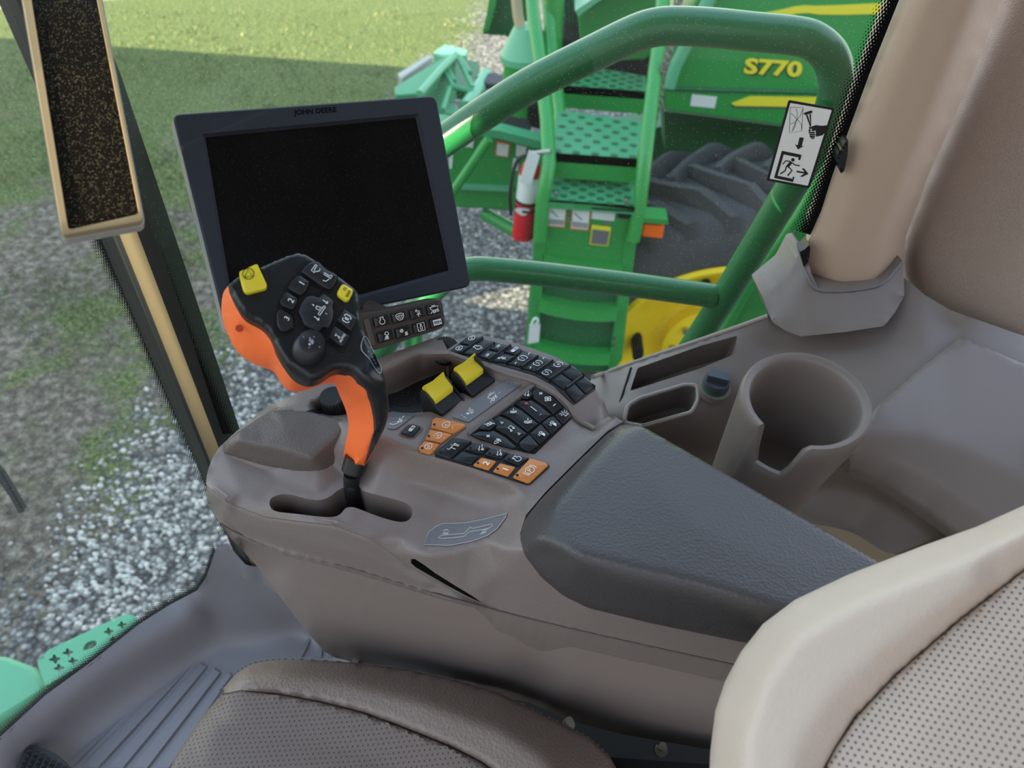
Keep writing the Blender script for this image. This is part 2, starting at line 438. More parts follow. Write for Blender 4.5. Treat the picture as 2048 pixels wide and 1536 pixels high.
def glyphs(txt, bold=0, shear=0):
    k = (txt, bold, shear)
    if k not in _TX:
        cu = bpy.data.curves.new('t', 'FONT'); cu.body = txt; cu.size = 1; cu.offset = bold; cu.shear = shear; cu.resolution_u = 3
        ob = bpy.data.objects.new('t', cu); COL.objects.link(ob)
        dg = bpy.context.evaluated_depsgraph_get(); me = ob.evaluated_get(dg).to_mesh()
        vs = [tuple(v.co[:2]) for v in me.vertices]; fs = [list(p.vertices) for p in me.polygons]
        ob.evaluated_get(dg).to_mesh_clear()
        bpy.data.objects.remove(ob); bpy.data.curves.remove(cu)
        xs = [a for a, _ in vs]; ys = [b for _, b in vs]
        cx, cy = (min(xs) + max(xs)) / 2, (min(ys) + max(ys)) / 2; hgt = max(ys) - min(ys)
        _TX[k] = ([((a - cx) / hgt, (b - cy) / hgt) for a, b in vs], fs)
    return _TX[k]
def text(mb, S, txt, c, ex, ey, size, lift=.0036, mi=1, bold=0, shear=0, aspect=1):
    """size = cap height in pixels"""
    vs, fs = glyphs(txt, bold, shear)
    mb.add([S(c[0] + (ex[0] * x * aspect + ey[0] * y) * size, c[1] + (ex[1] * x * aspect + ey[1] * y) * size, lift) for x, y in vs], fs, mi)
# ================================================================ materials
mat('brown', (124, 112, 106), .36, bump=.25, bscale=900, dist=.0004, speck=.04, sscale=1100, speckcol=(165, 152, 140))
mat('brown_dark', (88, 78, 73), .45, bump=.2, bscale=900, dist=.0004)
mat('brown_side', (130, 117, 111), .5, bump=.25, bscale=1100, dist=.0004)
mat('pad', (72, 68, 68), .38, bump=.5, bscale=420, kind='vor', dist=.0006)
mat('palm', (92, 82, 76), .42, bump=.5, bscale=500, kind='vor', dist=.0006)
mat('plate', (104, 95, 92), .42, bump=.15, bscale=1200, dist=.0002, speck=.03, sscale=1200)
mat('decal_grey', (110, 108, 110), .35)
mat('ledge', (118, 107, 100), .42, bump=.25, bscale=900, dist=.0004)
mat('ledge_light', (150, 138, 128), .45, bump=.2, bscale=900, dist=.0004)
mat('tan_plastic', (206, 184, 152), .5)
mat('pillar_trim', (190, 166, 146), .55, bump=.3, bscale=600, kind='vor', dist=.0005)
mat('key_black', (27, 28, 31), .42)
mat('key_gloss', (14, 15, 17), .25)
mat('black', (16, 16, 17), .5, bump=.15, bscale=1500, dist=.0002, speck=.01, sscale=1500)
mat('black_soft', (22, 23, 25), .38, speck=.012, sscale=1500, speckcol=(120, 118, 112))
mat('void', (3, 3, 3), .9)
mat('felt', (26, 27, 30), .95, speck=.02, sscale=1200)
mat('white', (235, 235, 232), .5)
mat('grey_ink', (190, 192, 196), .5)
mat('red_ink', (225, 70, 75), .5)
mat('blue_ink', (90, 150, 210), .5)
mat('ink', (12, 12, 12), .6)
mat('orange_key', (205, 128, 62), .4, var=.06, vscale=60)
mat('orange', (255, 118, 56), .42)
mat('yellow', (226, 206, 48), .4)
mat('silver', (168, 166, 160), .35, bump=.1, bscale=2000, dist=.0002)
mat('gold_frame', (156, 138, 104), .42)
mat('bezel', (46, 49, 56), .5, spec=.2, bump=.1, bscale=1500, dist=.0002, speck=.02, sscale=1500, speckcol=(105, 105, 105))
mat('bezel_text', (5, 5, 6), .5, spec=.1)
mat('screen', (20, 19, 19), .16, speck=.04, sscale=1500, speckcol=(85, 80, 74), var=.5, vscale=14, spec=.08)
mat('dusty_glass', (22, 20, 17), .2, speck=.09, sscale=2400, speckcol=(200, 180, 140), spec=.15)
mat('keypad_body', (66, 57, 53), .35)
mat('floor_mat', (126, 122, 125), .4, bump=.2, bscale=400, dist=.0005, speck=.006, sscale=500, speckcol=(150, 150, 150))
mat('socket', (66, 72, 78), .45); mat('rubber', (30, 30, 31), .6)
mat('fabric', (168, 150, 138), .85, bump=.8, bscale=700, kind='vor', dist=.0012)
mat('leather', (130, 114, 104), .42, bump=.55, bscale=330, kind='vor', dist=.0008)
mat('leather_lit', (206, 188, 172), .48, bump=.4, bscale=420, kind='vor', dist=.0006)  # brighter copy of the seat leather, backrest light put into the colour
mat('steel', (180, 178, 170), .3, 1)
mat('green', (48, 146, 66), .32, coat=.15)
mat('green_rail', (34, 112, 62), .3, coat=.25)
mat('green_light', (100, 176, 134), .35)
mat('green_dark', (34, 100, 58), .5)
mat('green_step', (66, 152, 104), .5)
mat('jd_yellow', (250, 214, 20), .4)
mat('stripe_yellow', (238, 222, 50), .4)
mat('tyre', (74, 73, 74), .85, bump=.3, bscale=30, dist=.004, var=.3, vscale=3)
mat('tyre_mud', (82, 70, 60), .9, var=.3, vscale=4)
mat('dark_metal', (46, 52, 54), .6)
mat('ext_red', (205, 22, 40), .35)
mat('amber', (255, 110, 10), .3)
mat('decal_white', (220, 224, 222), .5)
mat('decal_orange', (230, 110, 40), .5)
mat('blocker', (205, 200, 190), .8); mat('headliner', (190, 182, 172), .9); mat('orange_shade', (205, 70, 30), .6)
mat('post_green', (46, 48, 45), .5); mat('post_sunlit_trim', (126, 112, 84), .5)

def perf(name, col, e1, e2, pitch, rad, dark=.05, rough=.5):
    m, nt, N, L, b = nodes(name); MATS[name] = m
    c = srgb(*col); b.inputs['Roughness'].default_value = rough
    tc = N.new('ShaderNodeTexCoord')
    def dot(e, s):
        d = N.new('ShaderNodeVectorMath'); d.operation = 'DOT_PRODUCT'; d.inputs[1].default_value = tuple(Vector(e).normalized() * (1 / s)); L.new(tc.outputs['Object'], d.inputs[0]); return d.outputs['Value']
    def M(op, a, b_=None):
        n = N.new('ShaderNodeMath'); n.operation = op
        for i, x in enumerate((a, b_)):
            if x is None: continue
            if isinstance(x, (int, float)): n.inputs[i].default_value = x
            else: L.new(x, n.inputs[i])
        return n.outputs[0]
    row = dot(e2, pitch * .866); fl = M('FLOOR', row); half = M('MULTIPLY', M('MODULO', M('ABSOLUTE', fl), 2), .5)
    xx = M('SUBTRACT', M('FRACT', M('ADD', dot(e1, pitch), half)), .5); yy = M('MULTIPLY', M('SUBTRACT', M('FRACT', row), .5), .866)
    d = M('SQRT', M('ADD', M('MULTIPLY', xx, xx), M('MULTIPLY', yy, yy)))
    mr = N.new('ShaderNodeMapRange'); mr.inputs[1].default_value = rad * .7; mr.inputs[2].default_value = rad * 1.15
    L.new(d, mr.inputs[0])
    mx = N.new('ShaderNodeMix'); mx.data_type = 'RGBA'; L.new(mr.outputs[0], mx.inputs[0])
    mx.inputs[6].default_value = (dark, dark, dark * 1.15, 1); mx.inputs[7].default_value = c
    L.new(mx.outputs[2], b.inputs['Base Color'])
    bp = N.new('ShaderNodeBump'); bp.inputs['Strength'].default_value = .6; bp.inputs['Distance'].default_value = .0008
    L.new(mr.outputs[0], bp.inputs['Height']); L.new(bp.outputs[0], b.inputs['Normal'])

def glass(name, haze=.04, tint=(236, 246, 240), speck=.05, scale=620):
    m = bpy.data.materials.new(name); m.use_nodes = True; MATS[name] = m
    nt = m.node_tree; N = nt.nodes; L = nt.links; N.clear()
    out = N.new('ShaderNodeOutputMaterial'); tr = N.new('ShaderNodeBsdfTransparent'); tr.inputs[0].default_value = srgb(*tint)
    gl = N.new('ShaderNodeBsdfGlossy'); gl.inputs['Roughness'].default_value = .02
    lw = N.new('ShaderNodeLayerWeight'); pw = N.new('ShaderNodeMath'); pw.operation = 'POWER'; pw.inputs[1].default_value = 5; L.new(lw.outputs['Facing'], pw.inputs[0])
    fr = N.new('ShaderNodeMath'); fr.operation = 'MULTIPLY_ADD'; fr.inputs[1].default_value = .6; fr.inputs[2].default_value = .03; L.new(pw.outputs[0], fr.inputs[0])
    a = N.new('ShaderNodeMixShader'); L.new(fr.outputs[0], a.inputs[0]); L.new(tr.outputs[0], a.inputs[1]); L.new(gl.outputs[0], a.inputs[2])
    df = N.new('ShaderNodeBsdfDiffuse'); df.inputs[0].default_value = srgb(225, 220, 205)
    tl = N.new('ShaderNodeBsdfTranslucent'); tl.inputs[0].default_value = srgb(225, 220, 205)
    dd = N.new('ShaderNodeMixShader'); dd.inputs[0].default_value = .5; L.new(df.outputs[0], dd.inputs[1]); L.new(tl.outputs[0], dd.inputs[2])
    tc = N.new('ShaderNodeTexCoord')
    n1 = N.new('ShaderNodeTexNoise'); n1.inputs['Scale'].default_value = 6; n1.inputs['Detail'].default_value = 5; L.new(tc.outputs['Object'], n1.inputs['Vector'])
    mr = N.new('ShaderNodeMapRange'); mr.inputs[1].default_value = .3; mr.inputs[2].default_value = .75; mr.inputs[3].default_value = haze * .5; mr.inputs[4].default_value = haze * 1.6; L.new(n1.outputs[0], mr.inputs[0])
    vo = N.new('ShaderNodeTexVoronoi'); vo.inputs['Scale'].default_value = scale; L.new(tc.outputs['Object'], vo.inputs['Vector'])
    sc = N.new('ShaderNodeSeparateColor'); L.new(vo.outputs['Color'], sc.inputs[0])
    lt = N.new('ShaderNodeMath'); lt.operation = 'LESS_THAN'; lt.inputs[1].default_value = speck; L.new(sc.outputs[0], lt.inputs[0])
    l2 = N.new('ShaderNodeMath'); l2.operation = 'LESS_THAN'; l2.inputs[1].default_value = .22; L.new(vo.outputs['Distance'], l2.inputs[0])
    mu = N.new('ShaderNodeMath'); mu.operation = 'MULTIPLY'; L.new(lt.outputs[0], mu.inputs[0]); L.new(l2.outputs[0], mu.inputs[1])
    m2 = N.new('ShaderNodeMath'); m2.operation = 'MULTIPLY_ADD'; m2.inputs[1].default_value = .5; L.new(mu.outputs[0], m2.inputs[0]); L.new(mr.outputs[0], m2.inputs[2])
    b = N.new('ShaderNodeMixShader'); L.new(m2.outputs[0], b.inputs[0]); L.new(a.outputs[0], b.inputs[1]); L.new(dd.outputs[0], b.inputs[2])
    L.new(b.outputs[0], out.inputs[0])
glass('glass_side', .014, speck=.13); glass('glass_front', .03, speck=.08)

def frit_mat():
    """black dots printed on the glass, shrinking with UV.x"""
    m = bpy.data.materials.new('frit'); m.use_nodes = True; MATS['frit'] = m
    nt = m.node_tree; N = nt.nodes; L = nt.links; N.clear()
    out = N.new('ShaderNodeOutputMaterial'); tr = N.new('ShaderNodeBsdfTransparent'); df = N.new('ShaderNodeBsdfDiffuse'); df.inputs[0].default_value = (.008, .008, .008, 1)
    uv = N.new('ShaderNodeUVMap'); sp = N.new('ShaderNodeSeparateXYZ'); L.new(uv.outputs[0], sp.inputs[0])
    def M(op, a, b_=None, c_=None):
        n = N.new('ShaderNodeMath'); n.operation = op
        for i, x in enumerate((a, b_, c_)):
            if x is None: continue
            if isinstance(x, (int, float)): n.inputs[i].default_value = x
            else: L.new(x, n.inputs[i])
        return n.outputs[0]
    X = M('MULTIPLY', sp.outputs[0], 7.0); Y = sp.outputs[1]
    a = M('ADD', X, Y); b = M('SUBTRACT', X, Y)
    fx = M('SUBTRACT', M('FRACT', a), .5); fy = M('SUBTRACT', M('FRACT', b), .5)
    d = M('SQRT', M('ADD', M('MULTIPLY', fx, fx), M('MULTIPLY', fy, fy)))
    r = M('MULTIPLY_ADD', sp.outputs[0], -.80, .86)
    k = M('LESS_THAN', d, r)
    mx = N.new('ShaderNodeMixShader'); L.new(k, mx.inputs[0]); L.new(tr.outputs[0], mx.inputs[1]); L.new(df.outputs[0], mx.inputs[2]); L.new(mx.outputs[0], out.inputs[0])
frit_mat()
def frit_strip(name, inner, outer, unit, parent):
    """dotted band between two 3D polylines; UV.x 0 at inner (solid black), 1 at outer"""
    me = bpy.data.meshes.new(name); n = len(inner); vs = inner + outer
    me.from_pydata([tuple(p) for p in vs], [], [[i, i + 1, n + i + 1, n + i] for i in range(n - 1)])
    uvl = me.uv_layers.new(name='UVMap'); acc = [0]
    for i in range(1, n): acc.append(acc[-1] + (inner[i] - inner[i - 1]).length / unit)
    for lp in me.loops:
        i = lp.vertex_index; uvl.data[lp.index].uv = (0 if i < n else 1, acc[i % n])
    return link(name, me, ['frit'], parent)

# ================================================================ console
W0 = atz(700, 1130, hz(.54))            # the console's near wall stands here
WN = -RGT
def wall(u, v, back=0): return (u, v, w_pl(u, v, W0 + RGT * back, WN))
def h(u, v, z): return (u, v, w_z(u, v, hz(z)))
def hl(*pts): return [h(*p) for p in pts]
nose = [(440, 893, .60), (425, 920, .59), (416, 950, .58), (412, 985, .565), (424, 1022, .548)]
rim_out = [(440, 893, .60), (470, 865, .607), (500, 840, .615), (535, 813, .625), (590, 789, .64), (640, 765, .65), (720, 733, .66), (800, 700, .665), (880, 671, .668)]
strip_o = [(895, 699, .676), (943, 667, .680), (1000, 678, .682), (1060, 695, .684), (1110, 713, .683), (1150, 735, .679), (1185, 768, .668), (1208, 803, .652), (1219, 832, .632)]
strip_i = [(895, 701, .676), (900, 708, .676), (964, 732, .678), (1016, 751, .678), (1069, 766, .677), (1111, 790, .672), (1135, 811, .665), (1153, 840, .652), (1188, 860, .636)]
seam = [(440, 1046), (480, 1069), (560, 1101), (700, 1136), (850, 1181), (1000, 1223), (1200, 1271), (1483, 1333)]
crest = [(424, 975, .578), (450, 1000, .585), (475, 1012, .587), (530, 1033, .588), (600, 1042, .588), (670, 1050, .588), (740, 1076, .588), (790, 1110, .587), (820, 1134, .585), (860, 1155, .581), (900, 1178, .574), (937, 1197, .565), (980, 1217, .552)]
up_line = [(820, 1109, .586), (870, 1146, .566), (910, 1171, .552), (955, 1200, .533), (983, 1217, .521)]
crest2 = [(820, 1109, .588), (862, 1110, .593), (920, 1101, .598), (970, 1081, .606), (1010, 1050, .616), (1043, 985, .640)]
padb = [(1246, 843, .652), (1215, 862, .650), (1150, 925, .648), (1090, 985, .644), (1052, 1030, .640), (1040, 1068, .630)]
lines = [[h(412, 985, .586), h(416, 950, .594), h(425, 920, .600), h(440, 893, .606)], hl(*rim_out[1:]), hl(*strip_o), hl(*strip_i), [wall(*p) for p in seam], [h(414, 962, .592), h(424, 980, .597), h(450, 1000, .602), wall(475, 1012, .007)] + [wall(u, v, .005 if u < 950 else .002) for u, v, _ in crest[3:]], hl(*up_line), hl(*crest2), hl(*padb)]
lines += [[wall(1050, 1103, .012), wall(1085, 1150, .006), wall(1130, 1187, .003), wall(1180, 1212), wall(1300, 1240), wall(1513, 1283)],
 [wall(1513, 1283), wall(1483, 1333)], [wall(1000, 1150, .008)], [wall(1010, 1100, .016)],
 hl((480, 985, .600), (520, 1008, .596), (600, 1032, .600), (700, 1035, .603), (800, 1075, .593), (860, 1092, .592), (905, 1085, .596)),
 hl((560, 960, .600), (640, 990, .600), (700, 1000, .601)),
 hl((690, 950, .60), (760, 945, .622), (830, 960, .615), (900, 985, .610), (970, 1010, .614), (1015, 1020, .620)),
 hl((740, 1000, .601), (800, 1000, .602), (870, 1030, .599), (930, 1045, .603), (980, 1050, .609)),
 hl((690, 850, .648), (766, 877, .651), (824, 904, .650), (869, 914, .649), (937, 938, .646), (1016, 967, .643), (1043, 984, .641)),
 hl((700, 890, .636), (760, 895, .639), (820, 924, .637), (880, 938, .636), (937, 957, .631), (1010, 990, .627)),
 hl((1065, 990, .642), (1100, 950, .646), (1160, 890, .650), (1228, 836, .655)),
 hl((770, 840, .653), (840, 828, .656), (900, 830, .657), (950, 850, .659), (905, 838, .659), (1015, 760, .669), (1045, 772, .668), (945, 850, .658)),
 hl((935, 735, .674), (960, 742, .671), (1010, 758, .669)),
 hl((590, 817, .644), (612, 806, .646), (690, 775, .654), (760, 745, .660), (834, 708, .665), (890, 712, .670), (925, 728, .671), (945, 740, .670)),
 hl((640, 822, .612), (690, 812, .610), (780, 793, .610), (850, 757, .613), (905, 740, .617), (922, 748, .62), (885, 788, .616), (842, 815, .614), (780, 820, .614), (640, 822, .612)),
 hl((640, 830, .646), (700, 838, .650), (770, 832, .652), (842, 826, .656)),
 hl((850, 820, .656), (905, 790, .664), (950, 755, .669)),
 hl((560, 818, .640), (520, 850, .625), (560, 880, .622), (640, 900, .62)),
 hl((1062, 772, .669), (1100, 800, .666), (1125, 850, .655), (1140, 870, .65)), hl((935, 872, .656), (1000, 890, .652), (1065, 912, .648), (1110, 900, .648)),
 hl((1219, 832, .632), (1212, 842, .632), (1195, 852, .634)), [h(1205, 846, .645)]]
FC = Field(lines)
crest_px = [(412, 968), (424, 980), (450, 1000), (475, 1012)] + [p[:2] for p in crest[3:]]
shell_out = crest_px[::-1] + [(413, 955), (416, 940), (425, 915)] + [p[:2] for p in rim_out[0:]] + [p[:2] for p in strip_o[:]] + [(1228, 832), (1246, 843)] + [p[:2] for p in padb[1:]] + [(1050, 1103), (1085, 1150), (1130, 1187), (1180, 1212), (1300, 1240), (1513, 1283)] + seam[:4:-1]
slot = chaikin(zz(380, 780, 2.926, [(460, 670), (475, 625), (560, 603), (690, 640), (790, 648), (900, 560), (1000, 560), (1003, 590), (1100, 615), (1200, 640), (1280, 665), (1306, 715), (1285, 765), (1225, 776), (1100, 740), (1000, 700), (950, 683), (910, 688), (880, 730), (835, 745), (760, 742), (600, 722), (490, 712)]), 2)
groove = [(822, 1118), (830, 1118), (850, 1131), (870, 1146), (910, 1171), (948, 1194), (964, 1206), (937, 1193.5), (900, 1174), (860, 1151), (832, 1135), (822, 1126)]
shell_mb = relief_mesh(shell_out, FC, 5.5, 4, lines=[[p[:2] for p in crest2[1:-1]], [(766, 877), (824, 904), (869, 914), (937, 938), (1016, 967), (1040, 983)]], holes=[slot, groove], skirt=(0, .012, -.09), hole_skirt=[(0, .005, -.09), tuple(RGT * .03 + Vector((0, 0, -.015)))], hole_floor=False)
con = thing('armrest_console', (0, 0, 0), 'brown armrest console beside the seat, covered in black and orange buttons', 'control console')
shell = build('upper_shell', shell_mb, ['brown', 'void'], con, smooth=35, fixn=False)  # groove walls take the black slot, shade inside painted on
NP = Vector((0, -.15, 1)).normalized()
S = surf(shell_mb, NP)

fas_out = crest_px[:-1] + [(983, 1219), (1000, 1224), (850, 1182), (700, 1137), (560, 1102), (480, 1070), (440, 1047), (424, 1024), (414, 1000)]
FFa = Field([[h(412, 968, .592), h(424, 980, .597), h(450, 1000, .602)] + [wall(475, 1012, .007)] + [wall(u, v, .005 if u < 950 else .002) for u, v, _ in crest[3:]], [wall(440, 1047, .006), wall(480, 1070), wall(700, 1137), wall(1000, 1224)], [h(414, 1000, .57), wall(424, 1024, .02), wall(440, 1047, .006)], [h(412, 968, .592), h(414, 1000, .57)], [wall(470, 1040, .002), wall(600, 1080), wall(720, 1110), wall(850, 1168)]])
build('front_fascia', relief_mesh(fas_out, FFa, 4, 3, skirt=(0, .004, -.015), edge=(9, .005, RGT), edge_line=crest_px), 'brown', con, 60, fixn=False)
# dark well under the lever gate
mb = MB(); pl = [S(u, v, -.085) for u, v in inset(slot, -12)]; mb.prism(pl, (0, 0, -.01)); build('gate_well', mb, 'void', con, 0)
# lower side panel
lowp = [(440, 1046), (456, 1072), (485, 1101), (515, 1133), (565, 1200), (612, 1262), (650, 1304), (672, 1316), (690, 1320), (760, 1345), (900, 1372), (1060, 1405), (1150, 1445), (1250, 1470), (1425, 1500), (1600, 1540), (1600, 1362), (1483, 1334), (1200, 1272), (1000, 1224), (850, 1182), (700, 1137), (560, 1102), (480, 1070)]
def inn(u, v): return wall(u, v, .006)
FL = Field([[inn(*p) for p in seam] + [inn(1600, 1362)], [wall(515, 1133, .03), wall(612, 1262, .02), wall(690, 1320, .03)],
  [wall(560, 1180, .008), wall(660, 1265, .008), wall(800, 1300, .01), wall(950, 1345, .012), wall(1060, 1375, .02)], [wall(760, 1345, .05), wall(900, 1375, .07), wall(1060, 1407, .07)],
  [wall(985, 1345, .012), wall(1100, 1412, .02)], [wall(1150, 1380, .008), wall(1300, 1410, .008), wall(1480, 1430, .008)], [wall(1150, 1447, .05), wall(1250, 1472, .05), wall(1425, 1502, .05), wall(1600, 1542, .05)]])
build('side_panel', relief_mesh(lowp, FL, 12, 4, skirt=(.03, .16, 0)), 'brown_side', con, 45, fixn=False)

mb = MB(); mb.tube([atw(*wall(u, v, -.0006)) for u, v in spl(seam + [(1560, 1351)], 3)], .0008, 6); build('seam_gap', mb, 'brown_dark', con)
# armrest pad
pad_out = rnd([(1040, 1070), (1052, 1031), (1090, 986), (1150, 926), (1215, 863), (1248, 842), (1290, 848), (1500, 968), (1700, 1082), (1780, 1130), (1700, 1240), (1600, 1310), (1513, 1287), (1300, 1243), (1180, 1214), (1130, 1190), (1085, 1152), (1050, 1106)], 12)
FP = Field([hl((1040, 1070, .640), (1052, 1031, .648), (1090, 986, .655), (1150, 926, .663), (1215, 863, .668), (1248, 842, .672), (1290, 848, .690), (1500, 968, .690), (1700, 1082, .690), (1780, 1130, .690)),
  hl((1075, 1080, .672), (1110, 1005, .683), (1180, 925, .686), (1250, 862, .688)),
  hl((1075, 1083, .672), (1150, 1108, .686), (1250, 1133, .690), (1400, 1168, .692), (1540, 1210, .692), (1640, 1240, .692)),
  hl((1090, 1100, .655), (1150, 1135, .670), (1250, 1162, .675), (1400, 1196, .677), (1540, 1240, .677)),
  [wall(1050, 1106, .004), wall(1085, 1152, -.003), wall(1130, 1190, -.005), wall(1180, 1214, -.005), wall(1300, 1243, -.005), wall(1513, 1287, -.005), wall(1600, 1310, -.005)],
  hl((1300, 960, .692), (1400, 1060, .694), (1600, 1150, .692))])
build('armrest_pad', relief_mesh(pad_out, FP, 8, 5, skirt=(0, .03, -.05), edge=(9, .006, (0, .3, -1))), 'pad', con, 60, fixn=False)

# palm rest and its base
palm_out = rnd([(447, 908), (444, 888), (474, 862), (551, 812), (625, 823), (700, 842), (702, 872), (690, 917), (641, 951), (585, 945), (517, 930)], 8)
FPm = Field([hl((447, 908, .607), (517, 930, .605), (585, 945, .604), (641, 951, .604), (690, 917, .61)), hl((478, 870, .634), (476, 879, .634), (527, 890, .634), (585, 904, .634), (621, 917, .632), (655, 885, .638), (695, 853, .645)), hl((551, 814, .646), (625, 824, .647), (699, 843, .647)), hl((444, 888, .612), (474, 862, .63), (551, 812, .642)), [h(570, 860, .643)], hl((640, 932, .617), (675, 900, .622), (700, 872, .63))])
build('palm_rest', relief_mesh(palm_out, FPm, 5, 2, skirt=(.0, .02, -.03), edge=(4, .002, (0, .3, -1))), 'palm', con, 60, fixn=False)
base_out = rnd([(447, 906), (517, 928), (585, 943), (640, 949), (690, 916), (697, 955), (684, 978), (652, 1001), (600, 992), (560, 985), (515, 965), (458, 926)], 5)
FB = Field([hl((447, 906, .608), (517, 928, .606), (585, 943, .605), (640, 949, .605), (690, 916, .611)), hl((458, 926, .594), (515, 965, .588), (560, 985, .585), (600, 992, .583), (652, 1001, .582), (684, 978, .585), (697, 955, .59))])
build('palm_rest_base', relief_mesh(base_out, FB, 6, 1, skirt=(.0, .02, -.02)), 'brown', con, 50, fixn=False)

mb = MB(); flat(mb, S, chaikin([(600, 823), (690, 810), (780, 792), (850, 757), (905, 739), (930, 747), (888, 790), (846, 816), (842, 826), (780, 824), (690, 820), (640, 828)], 1), .0008, 0, .002, 7); build('tray_liner', mb, 'felt', con, 0)
# ---- button directions on the console (pixels)
AX, FW = (.68, -.73), (-.93, -.36)
AXS, FWS = (.80, -.60), (-.93, -.33)
AXC, FWC = (.79, -.62), (-.86, -.50)
def keys(parent, S, items, name='button', h0=.0032, lift=None):
    for it in items:
        poly, mats, drw = it[0], it[1], it[2]; lab = it[3] if len(it) > 3 else None
        mb = MB(); key(mb, S, poly, h=it[4] if len(it) > 4 else h0, r=2.2)
        if drw: drw(mb)
        o = build(name, mb, [mats, 'white', 'void', 'red_ink', 'blue_ink', 'ink'], parent, 40)
        if lab: o['label'] = lab
def ic(n, c, ex, ey, s, w=1.1, l=.0046, mi=1): return lambda mb: icon(mb, S, n, c, ex, ey, s, w, l, mi)
def led(mb, c, r=2.2, l=.0046): flat(mb, S, [(c[0] + r * 1.2 * math.cos(a * .7854), c[1] + r * math.sin(a * .7854)) for a in range(8)], l, 2)
def Z2(*pts): return zz(700, 640, 3.793, pts)
def Z8(*pts): return zz(900, 860, 9.309, pts)
def Z7(*pts): return zz(760, 800, 10.24, pts)
# orange engine keys
def mk_or(c, l, t):
    def f(mb):
        icon(mb, S, 'engine2', c, AX, FW, 8.5, 1.2); led(mb, l)
        text(mb, S, t, (c[0] + 13, c[1] + 5), (.5, -.86), (-.86, -.5), 3)
    return f
keys(con, S, [
 (Z7((1080, 430), (1160, 385), (1700, 510), (1760, 560), (1500, 720), (1050, 600)), 'orange_key', mk_or((892, 854), (869, 854), 'III'), 'orange engine speed button, farthest and widest of three'),
 (Z7((1035, 630), (1480, 735), (1250, 905), (930, 840)), 'orange_key', mk_or((876, 875), (858, 877), 'II'), 'orange engine speed button in the middle of three'),
 (Z7((925, 870), (1225, 935), (1070, 1110), (1000, 1135), (830, 1080), (785, 1010)), 'orange_key', mk_or((857, 897), (845, 901), 'I'), 'orange engine speed button, nearest and narrowest of three')])
mb = MB(); flat(mb, S, rnd(Z7((1070, 400), (1160, 370), (1720, 500), (1775, 560), (1070, 1125), (1000, 1150), (800, 1090), (770, 1000)), 4), .0008, 0, .004, 7); build('orange_key_surround', mb, 'plate', con, 0)
# lock key
mb = MB(); flat(mb, S, rnd(Z7((375, 690), (560, 510), (680, 500), (880, 570), (870, 620), (700, 775), (600, 785), (420, 730)), 4), .0012, 0, .004); build('lock_key_surround', mb, 'plate', con, 0)
keys(con, S, [(Z7((420, 700), (580, 545), (700, 530), (845, 590), (680, 765), (600, 772)), 'key_black', ic('lock', (823.5, 863), AX, FW, 7.5))])
# near key block
def two(fs):
    def f(mb):
        for g in fs: g(mb)
    return f
mb = MB(); flat(mb, S, rnd(Z8((-300, 500), (80, 165), (1000, 420), (1830, 640), (1860, 690), (1480, 1030), (1400, 1020), (400, 700)), 4), .0010, 0, .005, 7); build('key_block_frame', mb, 'key_black', con, 0)
def num(t, c, l, sz, bold=.03): return two([lambda mb: text(mb, S, t, c, AX, FW, sz, .0046, 1, bold), lambda mb: led(mb, l)])
def lk(n, c, l, s=9): return two([ic(n, c, AX, FW, s, 1.2), lambda mb: led(mb, l, 2.4)])
keys(con, S, [
 (Z7((1115, 1130), (1500, 820), (1580, 808), (1885, 870), (1450, 1225), (1400, 1230)), 'key_black', lk('road', (906, 899), (882, 909), 11)),
 (Z8((280, 390), (440, 260), (730, 350), (600, 475)), 'key_black', lk('unload', (962.5, 900), (941, 901))),
 (Z8((640, 485), (760, 365), (1075, 450), (950, 570)), 'key_black', lk('unload', (999, 910), (979, 911))),
 (Z8((990, 580), (1105, 465), (1465, 550), (1280, 690)), 'key_black', lk('engine', (1034, 922), (1017.5, 922))),
 (Z8((50, 580), (230, 430), (530, 520), (400, 660)), 'key_black', None),
 (Z8((430, 680), (590, 540), (860, 610), (720, 770)), 'orange_key', num('2', (972, 931), (956, 931), 12), 'orange button with a white 2'),
 (Z8((800, 795), (930, 645), (1215, 720), (1080, 885)), 'orange_key', num('1', (1011, 943), (995, 942.5), 12), 'orange button with a white 1'),
 (Z8((1165, 905), (1490, 550), (1560, 570), (1790, 640), (1825, 690), (1480, 1010), (1430, 1005)), 'orange_key', two([ic('park', (1059, 945), AX, FW, 13, 1.3), lambda mb: text(mb, S, 'P', (1059, 945), AX, FW, 9, .0046), lambda mb: led(mb, (1034, 955), 2.6)]), 'orange parking brake button with a circled P')])
